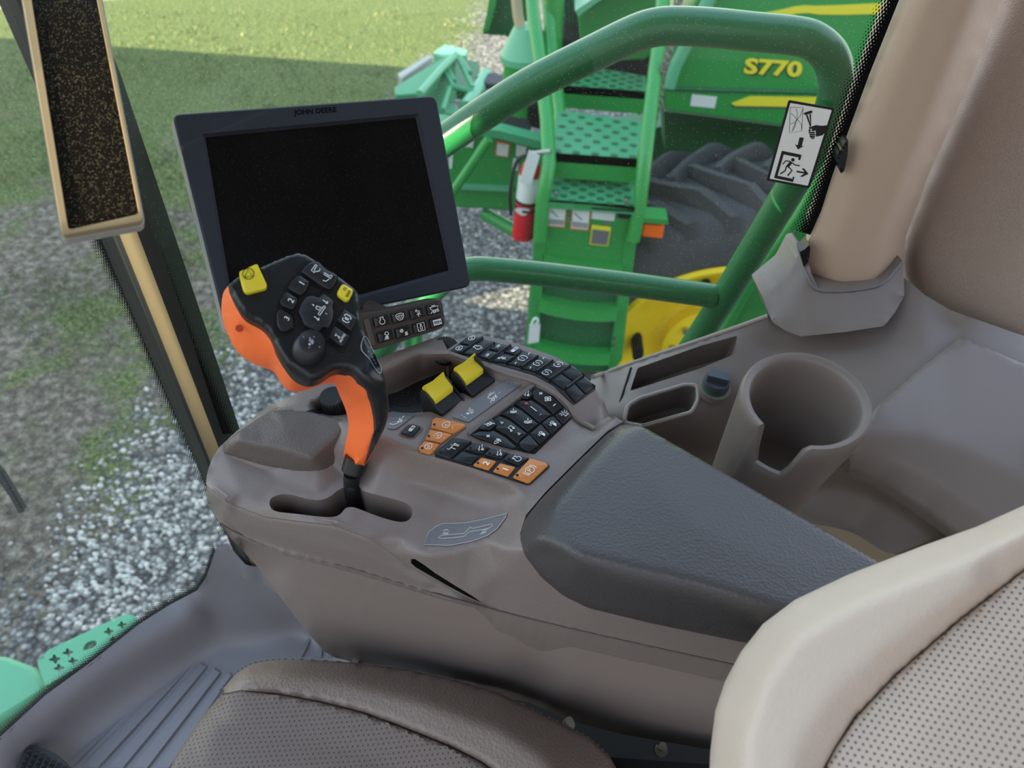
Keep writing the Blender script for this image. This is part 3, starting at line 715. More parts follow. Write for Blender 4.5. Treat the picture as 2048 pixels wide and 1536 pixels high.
# far strip
mb = MB(); flat(mb, S, rnd(Z2((745, 250), (890, 135), (1000, 150), (1220, 205), (1430, 280), (1670, 355), (1860, 515), (1860, 530), (1705, 645), (1690, 640), (1545, 500), (1400, 420), (1250, 375), (1000, 305)), 4), .0012, 0, .004, 7); build('strip_frame', mb, 'key_black', con, 0)
def Z4(*pts): return zz(880, 650, 10.24, pts)
def Z5(*pts): return zz(1040, 680, 10.24, pts)
def sk(n, c, s=8): return ic(n, c, AXS, FWS, s, 1.1)
def brk(t, c):
    return two([ic('bracket1', c, AXS, FWS, 8.5, 1.1), lambda mb: text(mb, S, t, c, AXS, FWS, 6.5, .0046)])
keys(con, S, [
 (Z4((400, 400), (590, 265), (660, 265), (830, 290), (610, 440)), 'key_black', sk('engine2', (943, 682), 7)),
 (Z4((180, 570), (385, 425), (590, 470), (400, 600), (200, 600)), 'key_black', sk('engine2', (918, 702), 7)),
 (Z4((440, 610), (880, 310), (1070, 400), (740, 650)), 'key_black', two([sk('engine', (955, 700), 8), lambda mb: text(mb, S, 'III', (964, 701), (.8, -.6), (-.8, -.6), 3)])),
 (Z4((1000, 520), (1130, 420), (1410, 470), (1220, 570)), 'key_black', sk('wave', (997, 697), 6)),
 (Z4((780, 660), (960, 545), (1180, 600), (1000, 740)), 'key_black', sk('wave', (975.5, 715), 6)),
 (Z4((1290, 570), (1470, 470), (1680, 530), (1580, 650)), 'key_black', sk('lock', (1027.5, 705.5), 7.5)),
 (Z4((1040, 760), (1240, 615), (1520, 685), (1350, 800)), 'key_black', sk('auger', (1004, 722), 8)),
 (Z4((1370, 810), (1600, 660), (1720, 580), (1980, 670), (1650, 880)), 'key_black', two([brk('1', (1045, 721.5)), sk('curl', (1058, 713), 4.5), sk('curl', (1031.5, 732), 4.5)])),
 (Z5((50, 600), (360, 375), (640, 450), (330, 680)), 'key_black', two([brk('2', (1075, 731.5)), sk('curl', (1087, 722), 4.5), sk('curl', (1061, 741), 4.5)])),
 (Z5((370, 690), (670, 475), (990, 555), (590, 830)), 'key_black', two([brk('4', (1116, 734)), brk('3', (1093, 750)), lambda mb: flat(mb, S, Z5((585, 600), (610, 595), (730, 650), (710, 670), (590, 620)), .0048, 2)])),
 (Z5((850, 700), (1050, 575), (1330, 745), (1100, 870)), 'key_black', None), (Z5((620, 850), (830, 720), (1060, 880), (910, 1050)), 'key_black', None),
 (Z5((1130, 910), (1280, 800), (1550, 970), (1345, 1140)), 'key_black', None), (Z5((930, 1060), (1110, 925), (1320, 1150), (1140, 1315)), 'key_black', None)])
for a, b in ((Z5((600, 845), (1020, 560))), (Z5((945, 1020), (1270, 780))), (Z5((340, 685), (660, 465))), (Z5((30, 590), (360, 370))), (Z4((1360, 805), (1540, 685))), (Z4((1000, 755), (1440, 460))), (Z4((760, 650), (1110, 410))), (Z4((420, 615), (870, 300)))):
    mb = MB(); mb.tube([S(a[0], a[1], .002), S(a[0], a[1], .0045), S(b[0], b[1], .0045), S(b[0], b[1], .002)], .0011, 8); build('divider_bar', mb, 'key_black', con)
# centre cluster
def Z6(*pts): return zz(960, 760, 10.24, pts)
mb = MB(); flat(mb, S, rnd(Z6((-250, 1100), (-200, 1050), (1020, 230), (1130, 155), (1500, 340), (1730, 570), (1890, 780), (1120, 1520), (900, 1480), (400, 1340), (0, 1240)), 3), .0010, 0, .004, 7); build('cluster_frame', mb, 'void', con, 0)
def ck(n, c, s=8, w=1.2, mi=1, l=.0046): return ic(n, c, AXC, FWC, s, w, l, mi)
keys(con, S, [
 (Z6((1020, 240), (1130, 175), (1320, 260), (1500, 400), (1690, 590), (1510, 740), (1350, 580), (1080, 400), (1085, 360)), 'key_black', two([ck('plus', (1081, 792), 6, 1.6), ck('fan', (1095, 803), 8.5, 1.3), ck('minus', (1108, 815), 5, 1.8)])),
 (Z6((690, 500), (780, 435), (980, 460), (1040, 440), (1240, 570), (1450, 750), (1380, 790), (1220, 910), (1000, 720), (800, 570)), 'key_black', two([ck('plus', (1052, 812), 5.5, 1.5, 3), lambda mb: stroke(mb, S, Z6((1030, 595), (1155, 690)), 1.4, .0046), ck('minus', (1080.5, 834), 4.5, 1.6, 4)])),
 (Z6((420, 720), (640, 545), (840, 650), (1030, 800), (1190, 930), (980, 1100), (800, 950), (600, 790)), 'key_black', two([ck('phone', (1026.5, 828), 7, 1.3), ck('phone', (1055.5, 848), 8.5, 1.5)])),
 (Z6((250, 830), (380, 760), (620, 870), (830, 1030), (960, 1130), (800, 1270), (770, 1340), (560, 1160), (300, 1020), (340, 970)), 'key_black', two([ck('triup', (1002.5, 850), 5), ck('note', (1022, 862), 8), ck('triup', (1036.5, 872), 5)])),
 (Z6((0, 1080), (200, 1085), (270, 1060), (520, 1210), (740, 1400), (700, 1440), (300, 1330), (0, 1235), (-180, 1150)), 'key_black', two([ck('plus', (976, 877), 6, 1.6), ck('speaker', (994, 888), 8, 1.1)])),
 (Z6((770, 400), (1000, 245), (1085, 350), (1070, 370), (970, 440)), 'key_black', ck('unload', (1054, 794.5), 8, 1.2, 1, .0066), None, .005),
 (Z6((-20, 1040), (240, 830), (335, 960), (320, 980), (200, 1075)), 'key_black', ck('mute', (978.5, 855), 8, 1.2, 1, .0066), None, .005),
 (Z6((1530, 760), (1720, 590), (1880, 780), (1690, 940)), 'key_black', ck('beacon', (1128, 832), 8)),
 (Z6((1260, 920), (1400, 800), (1510, 780), (1670, 950), (1460, 1150), (1370, 1030)), 'key_black', ck('work', (1106, 853), 8)),
 (Z6((1020, 1130), (1240, 935), (1440, 1150), (1230, 1350), (1110, 1230)), 'key_black', ck('work', (1083.5, 873), 8)),
 (Z6((790, 1320), (1010, 1145), (1200, 1370), (1020, 1500), (900, 1450), (830, 1400)), 'key_black', None)])
# label plates
mb = MB(); flat(mb, S, rnd(Z2((770, 740), (1195, 450), (1310, 485), (900, 780)), 4), .0012, 0, .002, 7)
icon(mb, S, 'thresh', (940, 825), AXC, FWC, 10, 1.2, .0014); icon(mb, S, 'harv', (984.5, 795), AXC, (-.5, -.86), 10, 1.2, .0014)
text(mb, S, '1', (923.5, 832), AXC, FWC, 4, .0014); text(mb, S, 'o', (928, 835), AXC, FWC, 3, .0014); text(mb, S, 'R', (932, 837), AXC, FWC, 3, .0014); text(mb, S, '1 o', (998, 787), AXC, FWC, 3.5, .0014)
build('switch_label', mb, ['decal_grey', 'white'], con, 0)
mb = MB(); flat(mb, S, rnd(Z7((215, 240), (690, 300), (700, 330), (340, 600), (270, 610), (140, 590)), 4), .0012, 0, .002)
icon(mb, S, 'thresh', (800, 843), AXC, FWC, 7, 1.1, .0014); icon(mb, S, 'curl', (807, 836), AXC, FWC, 5, 1.1, .0014); stroke(mb, S, Z7((200, 500), (270, 520), (360, 490)), 1.2, .0014)
build('dial_label', mb, ['decal_grey', 'white'], con, 0)
mb = MB(); gl_ = [(848, 1090), (858, 1064), (874, 1053), (885, 1048), (930, 1047), (970, 1039), (1014, 1028), (1011, 1036), (994, 1058), (975, 1072), (945, 1083), (900, 1092)]
flat(mb, S, gl_, .0012, 0, .002, 7)
stroke(mb, S, [(877, 1077), (882, 1072), (928, 1068), (940, 1056), (946, 1058), (984, 1049), (985, 1053), (978, 1058), (938, 1065), (928, 1074), (905, 1077), (880, 1078)], 1.1, .0015, 1, True)
icon(mb, S, 'harv', (892, 1065), (.9, .1), (.3, -.9), 7, 1, .0015); icon(mb, S, 'harv', (968, 1064), (.85, -.3), (.5, -.85), 7, 1, .0015)
stroke(mb, S, gl_, .9, .0014, 1, True)
build('gate_label', mb, ['decal_grey', 'grey_ink'], con, 0)
# rib along the cluster and the groove line
mb = MB(); mb.tube([S(u, v, .002) for u, v in spl([p[:2] for p in strip_i[1:]], 4)], .0022, 8); build('trim_rib', mb, 'brown', con)
mb = MB(); a = Z2((885, 865), (1385, 490)); mb.prism([S(*a[0], .003), S(*a[1], .003), S(a[1][0] + 6, a[1][1] + 4, .003), S(a[0][0] + 6, a[0][1] + 4, .003)], (0, 0, -.006)); build('cluster_ridge', mb, 'plate', con)
# paddles
def paddle(dx, dy, lab):
    def q(*pts): return [(x + dx, y + dy) for x, y in Z2(*pts)]
    P0 = S(872 + dx, 815 + dy, 0)
    mb = MB(); t = q((555, 590), (590, 580), (625, 610), (700, 735), (545, 700)); b_ = .011
    for cx in (0, 42):
        pl = [S(u + cx, v - cx * .74, .0) for u, v in q((548, 700), (700, 735))]
        A, B = pl; up = Vector((0, 0, 1))
        mb.prism([A, B, B + up * .002, A + (B - A) * .25 + up * .026, A + up * .031, A - (B - A) * .08 + up * .026], (S(900 + dx, 790 + dy) - S(895 + dx, 793.7 + dy)) * .6)
    A, B = (S(u, v, 0) for u, v in q((548, 700), (700, 735))); off = S(42 + 860 + dx, 825 - 31 + dy) - S(860 + dx, 825 + dy)
    mb.prism([A, B, B + Vector((0, 0, .004)), A + Vector((0, 0, .02))], off)
    root = build('paddle_switch', mb, 'key_black', con, 30, bevel=.0006); root['label'] = lab
    mb = MB(); prof = []
    for i in range(9):
        s = i / 8; z = .033 - .015 * s ** 1.3 if s > .25 else .0325 + .004 * math.sin(s * 4 * math.pi / 2)
        prof.append(A + (B - A) * (s * .58 - .05) + Vector((0, 0, z)))
    o1 = off * .1; o2 = off * .97
    mb.loft([[p + o1 for p in prof] + [p + o1 - Vector((0, 0, .008)) for p in prof[::-1]], [p + (o1 + o2) / 2 - Vector((0, 0, .002)) for p in prof] + [p + (o1 + o2) / 2 - Vector((0, 0, .010)) for p in prof[::-1]], [p + o2 for p in prof] + [p + o2 - Vector((0, 0, .008)) for p in prof[::-1]]])
    build('paddle_cap', mb, 'yellow', root, 45)['label'] = 'yellow paddle cap'
paddle(0, 0, 'black switch housing nearer to the lever'); paddle(61, -37, 'black switch housing farther from the lever')
# knurled knobs
def knob(c, r, hh, axis, ribs=26):
    mb = MB(); ax = Vector(axis).normalized(); a = ax.orthogonal().normalized(); b = ax.cross(a); n = ribs * 4
    def ring(t, k, kn=1): return [c + ax * t + (a * math.cos(2 * math.pi * i / n) + b * math.sin(2 * math.pi * i / n)) * (k * r * (1 - .07 * kn * (i % 4 > 1))) for i in range(n)]
    mb.loft([ring(0, 1), ring(hh * .85, 1), ring(hh * .95, .95), ring(hh, .86, 0)]); build('dial', mb, 'black', con, 30)
knob(S(672, 824, .002), .0135, .025, (0, -.1, 1))
knob(S(893, 690, -.012), .0155, .010, (-.25, -.55, .8), 34)
# ================================================================ control lever
lev = thing('control_lever', (0, 0, 0), 'black and orange multi-button control lever standing in the console gate', 'joystick')
def Z1(*pts): return zz(400, 460, 3.4133, pts)
def Z56(*pts): return zz(560, 500, 10.24, pts)
def Z54(*pts): return zz(540, 620, 8.533, pts)
Z38 = lambda *pts: zz(380, 780, 2.926, pts)
HN = (ROT @ Vector((.34, .30, 1))).normalized()      # the lever face looks at the driver, turned up and right
HP = atw(590, 640, .545)
hw = lambda u, v, d=0: (u, v, w_pl(u, v, HP - HN * d, HN))
split = Z1((190, 360), (215, 430), (255, 510), (305, 575), (420, 642), (482, 715), (542, 835), (620, 950), (680, 1000), (750, 1020), (830, 1000), (900, 952), (965, 935), (1050, 962), (1130, 1050), (1180, 1150), (1205, 1280), (1202, 1400)) + Z38((1088, 225), (1060, 330), (1032, 426))
right = Z38((1100, 300), (1150, 200), (1170, 100)) + Z1((1295, 1180), (1270, 1000), (1212, 860), (1152, 740), (1110, 640), (1096, 540), (1090, 440), (1060, 390), (980, 325), (900, 270), (740, 162), (690, 148), (620, 155), (400, 245), (250, 310))
right = spl(right, 3); split = spl(split, 3)
face_out = split + right
# grip spine depth: from the face plane back down to the gate
gb = w_z(707, 940, hz(.635))
def gw(t): return t * gb
wtop = hw(720, 760)[2]
FH = Field([[hw(450, 560), hw(590, 500), hw(725, 570), hw(735, 690)], [hw(450, 560), hw(500, 640), hw(560, 720), hw(620, 760), hw(690, 735)],
  [hw(700, 690)], [hw(440, 480)], [hw(740, 500)],
  [(775, 760, wtop + .012), (790, 800, .560 + .02), (782, 850, .60), (760, 890, .612), (730, 935, gb + .004)],
  [(735, 760, wtop - .004), (765, 810, .567), (768, 850, .583), (750, 895, .60), (725, 935, gb - .004)],
  [(700, 745, wtop), (740, 790, .562), (752, 850, .580), (745, 890, .597), (728, 930, gb - .004)]])
fm = relief_mesh(face_out, FH, 6, 5, skirt=tuple(-HN * .016), edge=(8, .005, -HN))
build('handle_face', fm, 'black_soft', lev, 55, fixn=False)
HS = plane_surf(HP, HN)
ow = lambda u, v, d: (u, v, w_pl(u, v, HP - HN * d, HN))
osil = Z1((188, 362), (160, 400), (147, 450), (143, 520), (152, 590), (180, 660), (240, 775), (330, 852), (440, 897), (495, 918), (530, 960), (560, 1010), (600, 1048), (655, 1066), (740, 1050), (850, 1012), (920, 1003))
gl2 = Z1((935, 1012), (970, 1100), (1010, 1200), (1027, 1300), (1012, 1400), (985, 1530)) + Z38((903, 395), (912, 410), (1032, 428))
osil = spl(osil, 2); gl2 = spl(gl2[:6], 3) + gl2[6:]
ins = [tuple(p) for p in inset(split, 0)]
orange_out = osil + gl2 + [(738, 921), (745, 905), (757, 850), (757, 835), (750, 795), (735, 765), (712, 737), (690, 728), (660, 726), (620, 745), (585, 730), (560, 690), (520, 630), (480, 590), (468, 565)]
FO = Field([[ow(u, v, .009) for u, v in split[:40]], [(u, v, hw(u, v)[2] + .007) for u, v in split[36:44]],
  [ow(u, v, .044) for u, v in osil], [ow(u, v, .026) for u, v in Z1((175, 480), (240, 660), (380, 760), (520, 860), (600, 985), (700, 1040), (850, 1005))],
  [ow(468, 565, .014), ow(560, 690, .014), ow(620, 745, .014), ow(690, 728, .014)],
  [(u, v, FH.q(u, v) ** -1 + .007) for u, v in split[45:]] + [], [(757, 835, .582), (757, 850, .592), (738, 921, gb + .006)],
  [(u, v, .575 + (v - 756) / 150 * (gb - .56)) for u, v in gl2[:-2]], [(u + 22, v, .560 + (v - 756) / 150 * (gb - .572)) for u, v in gl2[2:-3]]])
build('grip_shell', relief_mesh(orange_out, FO, 6, 4, skirt=tuple(-HN * .012), edge=(6, .006, -HN)), 'orange', lev, 60, fixn=False)['label'] = 'orange palm side of the lever'
# collar and shaft
mb = MB()
c0 = atw(710, 928, gb + .012); c1 = atw(704, 948, gb + .014); c2 = atw(706, 1010, w_z(706, 1010, hz(.560)))
mb.tube([c0 + (c0 - c1) * .6, c0, c0 + (c1 - c0) * .8, c1], [.0115, .0112, .0108, .0085], 20); build('collar', mb, 'black_soft', lev)
mb = MB(); cm_ = atw(703, 965, gb + .02); mb.tube(spl([c1, cm_, atw(706, 990, gb + .03), c2 + Vector((0, 0, -.05))], 5), .0078, 20); build('shaft', mb, 'black', lev)
mb = MB(); mb.cyl(atw(479, 657, hw(479, 657)[2] + .018), HN, .003, .003, .0005, 16)
build('screw_hole', mb, 'orange_shade', lev)  # disc in darker orange, recess shade put into the colour
# lever keys
LAX, LFW = (.51, -.86), (-.86, -.51)
def lic(n, c, s, w=1.2, l=.0048, mi=1, ex=LAX, ey=LFW): return lambda mb: icon(mb, HS, n, c, ex, ey, s, w, l, mi)
def ltx(t, c, s, l=.0048, mi=1, b=.0): return lambda mb: text(mb, HS, t, c, LAX, LFW, s, l, mi, b)
def lstk(*ps): return lambda mb: [stroke(mb, HS, p, 1.4, .0048) for p in ps]
mb = MB()
for p in (Z56((50, 800), (270, 520), (640, 680), (560, 900), (480, 1000), (300, 960), (160, 880)), Z56((-80, 1180), (60, 870), (380, 1010), (300, 1330), (60, 1260)), Z54((50, 60), (120, -20), (420, 120), (420, 370), (200, 440), (90, 330)), Z56((320, 390), (480, 240), (760, 240), (1180, 540), (1190, 640), (1040, 900), (800, 800), (330, 470)), [(598, 612), (612, 588), (640, 584), (670, 606), (668, 645), (652, 676), (610, 660), (594, 630)], Z54((980, 560), (1230, -20), (1500, 160), (1270, 740), (1200, 720), (840, 420))):
    flat(mb, HS, rnd(p, 4), .0006, 0, .002)
build('key_recess', mb, 'void', lev, 0)
def lkeys(items):
    for it in items:
        mb = MB(); key(mb, HS, it[0], h=it[4] if len(it) > 4 else .0042, ins=it[5] if len(it) > 5 else 2.2, r=3, b=.0015, base=-.001)
        if it[2]: it[2](mb)
        o = build('button', mb, [it[1], 'white', 'ink'], lev, 40)
        if it[3]: o['label'] = it[3]
lkeys([
 (Z56((430, 490), (510, 380), (610, 300), (720, 265), (800, 290), (880, 380), (960, 450), (1100, 510), (1170, 560), (1160, 620), (1080, 790), (1000, 850), (880, 800)), 'key_black', two([lstk(Z56((720, 350), (750, 365), (690, 470), (715, 490), (695, 515), (635, 470), (720, 350)), Z56((815, 430), (800, 480), (725, 495)), Z56((905, 515), (885, 545), (1030, 635), (1062, 580), (1035, 562), (1015, 590), (905, 515)), Z56((870, 670), (930, 690), (1000, 645)))]), 'wide rocker button at the top of the lever'),
 (Z56((150, 815), (290, 620), (400, 548), (612, 690), (500, 910), (420, 970), (260, 890)), 'key_black', ltx('1', (603, 571), 12), 'lever button marked 1'),
 (Z56((-10, 1100), (70, 930), (150, 890), (355, 1020), (350, 1100), (265, 1265), (60, 1190)), 'key_black', ltx('2', (581.5, 605.5), 12), 'lever button marked 2'),
 (Z54((110, 100), (150, 20), (190, 15), (350, 110), (390, 170), (395, 330), (370, 360), (250, 400), (180, 380), (120, 280)), 'key_black', ltx('3', (573.5, 641), 11), 'lever button marked 3'),
 ([(602, 610), (612, 596), (628, 594), (633, 598), (640, 597), (645, 590), (656, 596), (667, 606), (664, 616), (667, 627), (665, 642), (657, 660), (645, 657), (639, 666), (631, 666), (607, 652), (603, 640), (596, 626)], 'key_black', two([lstk(Z56((865, 1070), (960, 1135)), Z56((925, 1140), (970, 1140), (960, 1095)), Z56((690, 1405), (785, 1475)), Z56((750, 1480), (795, 1480), (785, 1435)), Z56((745, 1190), (820, 1225), (790, 1285), (725, 1235), (745, 1190)), Z56((890, 1190), (925, 1210), (800, 1390), (770, 1360), (890, 1190)), Z56((830, 1210), (860, 1230), (790, 1330))), lambda mb: flat(mb, HS, Z56((640, 1150), (695, 1170), (685, 1200)), .0049, 1), lambda mb: flat(mb, HS, Z56((910, 1330), (970, 1360), (930, 1355)), .0049, 1)]), 'notched hat switch in the middle of the lever', .0042, 2.6),
 (Z56((1160, 900), (1255, 740), (1320, 738), (1480, 840), (1487, 895), (1400, 1060), (1340, 1080), (1180, 965)), 'yellow', two([lambda mb: [stroke(mb, HS, p, 1.5, .0048, 2) for p in (Z56((1325, 810), (1280, 850), (1310, 880), (1355, 820)), Z56((1380, 870), (1425, 900), (1370, 1010), (1325, 990)), Z56((1400, 890), (1345, 985)))]]), 'yellow button on the upper right of the lever'),
 (Z54((1130, 195), (1250, 15), (1280, 20), (1470, 160), (1470, 190), (1385, 380), (1350, 375)), 'key_black', two([lic('bracket1', (692.5, 641.5), 9.5, 1.6), ltx('E', (692.5, 641.5), 8, b=.03)]), 'lever button marked E'),
 (Z54((995, 500), (1080, 310), (1110, 303), (1345, 460), (1340, 500), (1260, 640), (1200, 640)), 'key_black', two([lic('steer', (674.5, 676), 7.5), ltx('AUTO', (683.5, 680.5), 5, b=.02)]), 'lever button marked AUTO')])
# thumb wheel
tc_ = Z54((660, 700))[0]; td = Z54((700, 622))[0]
mb = MB()
def ell(c, rx, ry, n=40): return [(c[0] + rx * math.cos(2 * math.pi * i / n), c[1] + ry * math.sin(2 * math.pi * i / n)) for i in range(n)]
flat(mb, HS, ell((617.5, 702), 36, 35), .0007, 0, .002); build('thumb_well', mb, 'void', lev, 0)
mb = MB(); rings = []
for t, c, r in ((0, (616, 702), 33), (.004, (617, 700), 33), (.008, (619, 697), 30), (.0105, (621, 694), 26.5), (.0115, (622, 693), 24)): rings.append([HS(u, v, t) for u, v in ell(c, r, r * .97)])
mb.loft(rings); L2 = .0120
for t, c in (('triup', (605.5, 684)), ('triup', (626, 684)), ('triup', (616.5, 705)), ('triup', (637, 703.5))): icon(mb, HS, t, c, LAX, LFW, 2.2, .8, L2)
icon(mb, HS, 'thresh', (620, 694.5), LAX, LFW, 9, 1.2, L2)
build('thumb_wheel', mb, ['key_black', 'grey_ink'], lev, 50)
# yellow stop key on top
mb = MB(); top = Z1((265, 312), (385, 258), (398, 268), (428, 350), (300, 388)); bot = Z1((268, 318), (385, 262), (402, 268), (458, 388), (450, 412), (322, 446), (296, 425))
tp = rnd(top, 4); bt = rnd(bot, 5)
key(mb, HS, bot, h=.004, ins=.5, r=5, base=-.003); 
lo = [HS(u, v, .004) for u, v in rnd(Z1((268, 316), (386, 262), (404, 280), (455, 392), (320, 440), (292, 415)), 4)]; hi = [HS(u, v, .0075) for u, v in rnd(Z1((268, 314), (386, 260), (398, 270), (428, 352), (302, 386), (288, 366)), 4)]
mb.loft([lo, hi]); icon(mb, HS, 'stop', Z1((332, 328))[0], (.98, -.15), (-.15, -.95), 12.5, 1.5, .0080, 1)
build('stop_button', mb, ['yellow', 'ink'], lev, 40)['label'] = 'yellow stop button'
mb = MB(); sp_ = rnd(Z54((1600, 450), (1560, 560), (1545, 620), (1560, 700), (1700, 850), (1820, 1050), (1870, 1092), (1908, 1060), (1885, 960), (1760, 710), (1650, 470)), 4)
LS = surf(fm, HN)
flat(mb, LS, sp_, .0006, 0, .001); stroke(mb, LS, sp_, .8, .0009, 1, True)
for p in (Z54((1735, 800), (1755, 825)), Z54((1765, 850), (1785, 870)), Z54((1800, 900), (1805, 925)), Z54((1670, 710), (1680, 725)), Z54((1705, 640), (1715, 655))): stroke(mb, LS, p, 1, .0009, 1)
build('shift_indicator', mb, ['key_gloss', 'grey_ink'], lev, 0)

# ================================================================ monitor
MN = Vector((.477, -.668, .571)).normalized(); MX = Vector((.847, .524, -.094)).normalized(); MY = MN.cross(MX)
MP = atw(650, 430, .74)
mon = thing('display_monitor', (0, 0, 0), 'large black touchscreen monitor with silver edge behind the control lever', 'monitor')
MS = plane_surf(MP, MN)
mpts = [(346, 229), (872, 191), (942, 573), (456, 673)]
def ring3(pl, lift): return [MS(u, v, lift) for u, v in pl]
def rr(pl, r, k=5): return rnd(pl, r, k)
mb = MB(); o_ = rr(mpts, 14); inn_ = rr(inset(mpts, 1), 14); scr = zz(320, 160, 3.2, [(270, 330), (1655, 215), (1880, 1265), (475, 1560)])
scr = [(404, 268), (838, 227), (907, 545), (470, 665)]
mb.loft([ring3(o_, -.006), ring3(o_, -.001), ring3(inset(o_, 3), .0006), ring3(rr(scr, 4), .0006), ring3(rr(inset(scr, 7), 3), -.004)], 0, True, False)
text(mb, MS, 'JOHN DEERE', (630, 224), (.995, -.075), (-.1, -.99), 14, .0009, 1, .02, aspect=1.02)
build('bezel', mb, ['bezel', 'bezel_text'], mon, 35)
mb = MB(); mb.poly(ring3(inset(scr, 5), -.0035)); build('screen', mb, 'screen', mon, 0)
mb = MB(); bk = ring3(inset(o_, -1.5), -.0055)
mb.loft([bk, [p - MN * .030 for p in bk], [MS(650, 430, -.042) + (p - MS(650, 430, 0)) * .8 for p in ring3(o_, 0)]]); build('rear_housing', mb, 'silver', mon, 35)['label'] = 'silver rear shell'
mb = MB(); mb.tube([MS(640, 560, -.04), MS(700, 640, -.07), S(745, 745, -.03)], .014, 14); build('mount_arm', mb, 'keypad_body', mon)
# keypad under the monitor
kp = thing('shortcut_keypad', (0, 0, 0), 'small brown keypad of eight black buttons below the monitor', 'keypad')
KP = atw(805, 645, .735); KS = plane_surf(KP, MN)
def Z72(*pts): return zz(720, 580, 10.24, pts)
ko = rnd(Z72((-60, 480), (380, 420), (1560, 165), (1660, 200), (1690, 270), (1750, 640), (1740, 720), (1660, 800), (280, 1240), (150, 1150)), 6)
mb = MB(); mb.loft([[KS(u, v, -.022) for u, v in ko], [KS(u, v, -.001) for u, v in ko], [KS(u, v, .001) for u, v in inset(ko, 2.5)], [KS(u, v, .001) for u, v in inset(ko, 4)]])
mb.tube([KS(*p, .002) for p in Z72((110, 590), (180, 850), (250, 1120))], .003, 8)
build('keypad_body', mb, 'keypad_body', kp, 40)
kx, ky = (.965, -.26), (-.22, -.97)
for cc, nm, s in (((240, 560, 570, 490), 'engine', 8.5), ((615, 480, 925, 410), 'grid', 9.5), ((980, 400, 1280, 330), 'auger', 8.5), ((1330, 315, 1610, 255), 'harv', 9.5), ((325, 880, 650, 790), 'lamp', 9), ((690, 790, 1010, 710), 'ac', 9), ((1050, 700, 1350, 610), 'aperson', 8.5), ((1395, 600, 1670, 520), 'disp', 8)):
    x0, y0, x1, y1 = cc; dy = 215 if y0 < 700 and nm not in ('disp',) else 200
    if nm in ('aperson',): dy = 205
    if nm in ('lamp', 'ac'): dy = 215
    pl = Z72((x0, y0), (x1, y1), (x1 + 40, y1 + dy - 20), (x0 + 45, y0 + dy))
    c = (sum(p[0] for p in pl) / 4, sum(p[1] for p in pl) / 4)
    mb = MB(); key(mb, KS, pl, h=.004, ins=1.5, r=3, base=0)
    if nm == 'disp':
        flat(mb, KS, [(c[0] + kx[0] * a + ky[0] * b, c[1] + kx[1] * a + ky[1] * b) for a, b in ((-8.5, -5.5), (8.5, -5.5), (8.5, 5.5), (-8.5, 5.5))], .0044, 1)
        text(mb, KS, '00H', c, kx, ky, 6.5, .0047, 2, .02)
    else: icon(mb, KS, nm, c, kx, ky, s, 1.3, .0044, 1)
    build('button', mb, ['key_gloss', 'white', 'ink'], kp, 40)
mb = MB(); mb.tube([KS(800, 640, -.02), MS(720, 600, -.03)], .009, 10); build('bracket', mb, 'keypad_body', kp)

# ================================================================ corner post display
CN = (ROT @ Vector((.425, .317, .848))).normalized(); CP = atw(160, 240, .47)
cd = thing('corner_display', (0, 0, 0), 'tall narrow dusty display in a pale gold frame on the front corner post', 'display')
CS = plane_surf(CP, CN)
pout = [(34, -60), (193, -60), (289, 443), (124, 472)]; pin = [(60, -60), (187, -60), (276, 432), (137, 459)]
pin = [(53, -60), (183, -60), (279, 428), (136, 460)]
mb = MB(); a = rnd(pout, 13); b = rnd(pin, 10)
# keep vertex counts equal
mb.loft([[CS(u, v, -.006) for u, v in inset(a, 3)], [CS(u, v, -.004) for u, v in a], [CS(u, v, 0) for u, v in inset(a, 2)], [CS(u, v, 0) for u, v in b], [CS(u, v, -.002) for u, v in inset(b, 1)]], 0, True, False); build('frame', mb, 'gold_frame', cd, 40)['label'] = 'pale gold frame'
mb = MB(); mb.poly([CS(u, v, -.0016) for u, v in b]); build('glass_panel', mb, 'dusty_glass', cd, 0)
mb = MB(); mb.loft([[CS(u, v, -.004) for u, v in inset(a, -2)], [CS(u, v, -.011) for u, v in inset(a, -1)]]); build('rear_shell', mb, 'silver', cd, 40)

# ================================================================ seat
seat = thing('operator_seat', (0, 0, 0), 'brown leather operator seat with perforated cushion and backrest edge coloured as lit', 'seat')
hs = lambda *pts: [(u, v, w_z(u, v, z)) for u, v, z in pts]
cush = [(300, 1640), (345, 1515), (400, 1432), (440, 1378), (468, 1346), (500, 1326), (545, 1317), (600, 1316), (700, 1322), (800, 1334), (900, 1354), (1000, 1384), (1080, 1423), (1140, 1452), (1185, 1478), (1222, 1512), (1240, 1545), (1260, 1640)]
sm = [(400, 1432), (440, 1386), (480, 1378), (560, 1386), (640, 1401), (720, 1421), (800, 1450), (900, 1490), (960, 1520), (1005, 1552), (1060, 1640)]
FS = Field([hs((300, 1640, .46), (345, 1515, .455), (400, 1432, .45), (440, 1378, .445), (468, 1346, .44), (500, 1326, .435), (545, 1317, .43), (600, 1316, .43), (700, 1322, .435), (800, 1334, .44), (900, 1354, .45), (1000, 1384, .455), (1080, 1423, .455), (1140, 1452, .455), (1222, 1512, .455), (1260, 1640, .455)),
  hs((440, 1386, .470), (480, 1378, .478), (560, 1386, .480), (640, 1401, .482), (720, 1421, .486), (800, 1450, .49), (900, 1490, .494), (960, 1520, .495), (1060, 1640, .495)),
  hs((490, 1350, .468), (560, 1345, .474), (700, 1365, .485), (850, 1405, .498), (1000, 1460, .504), (1080, 1510, .505), (1120, 1560, .505)),
  hs((430, 1450, .470), (600, 1470, .474), (750, 1520, .478), (900, 1600, .48)), hs((400, 1536, .466), (500, 1560, .470), (600, 1640, .472))])
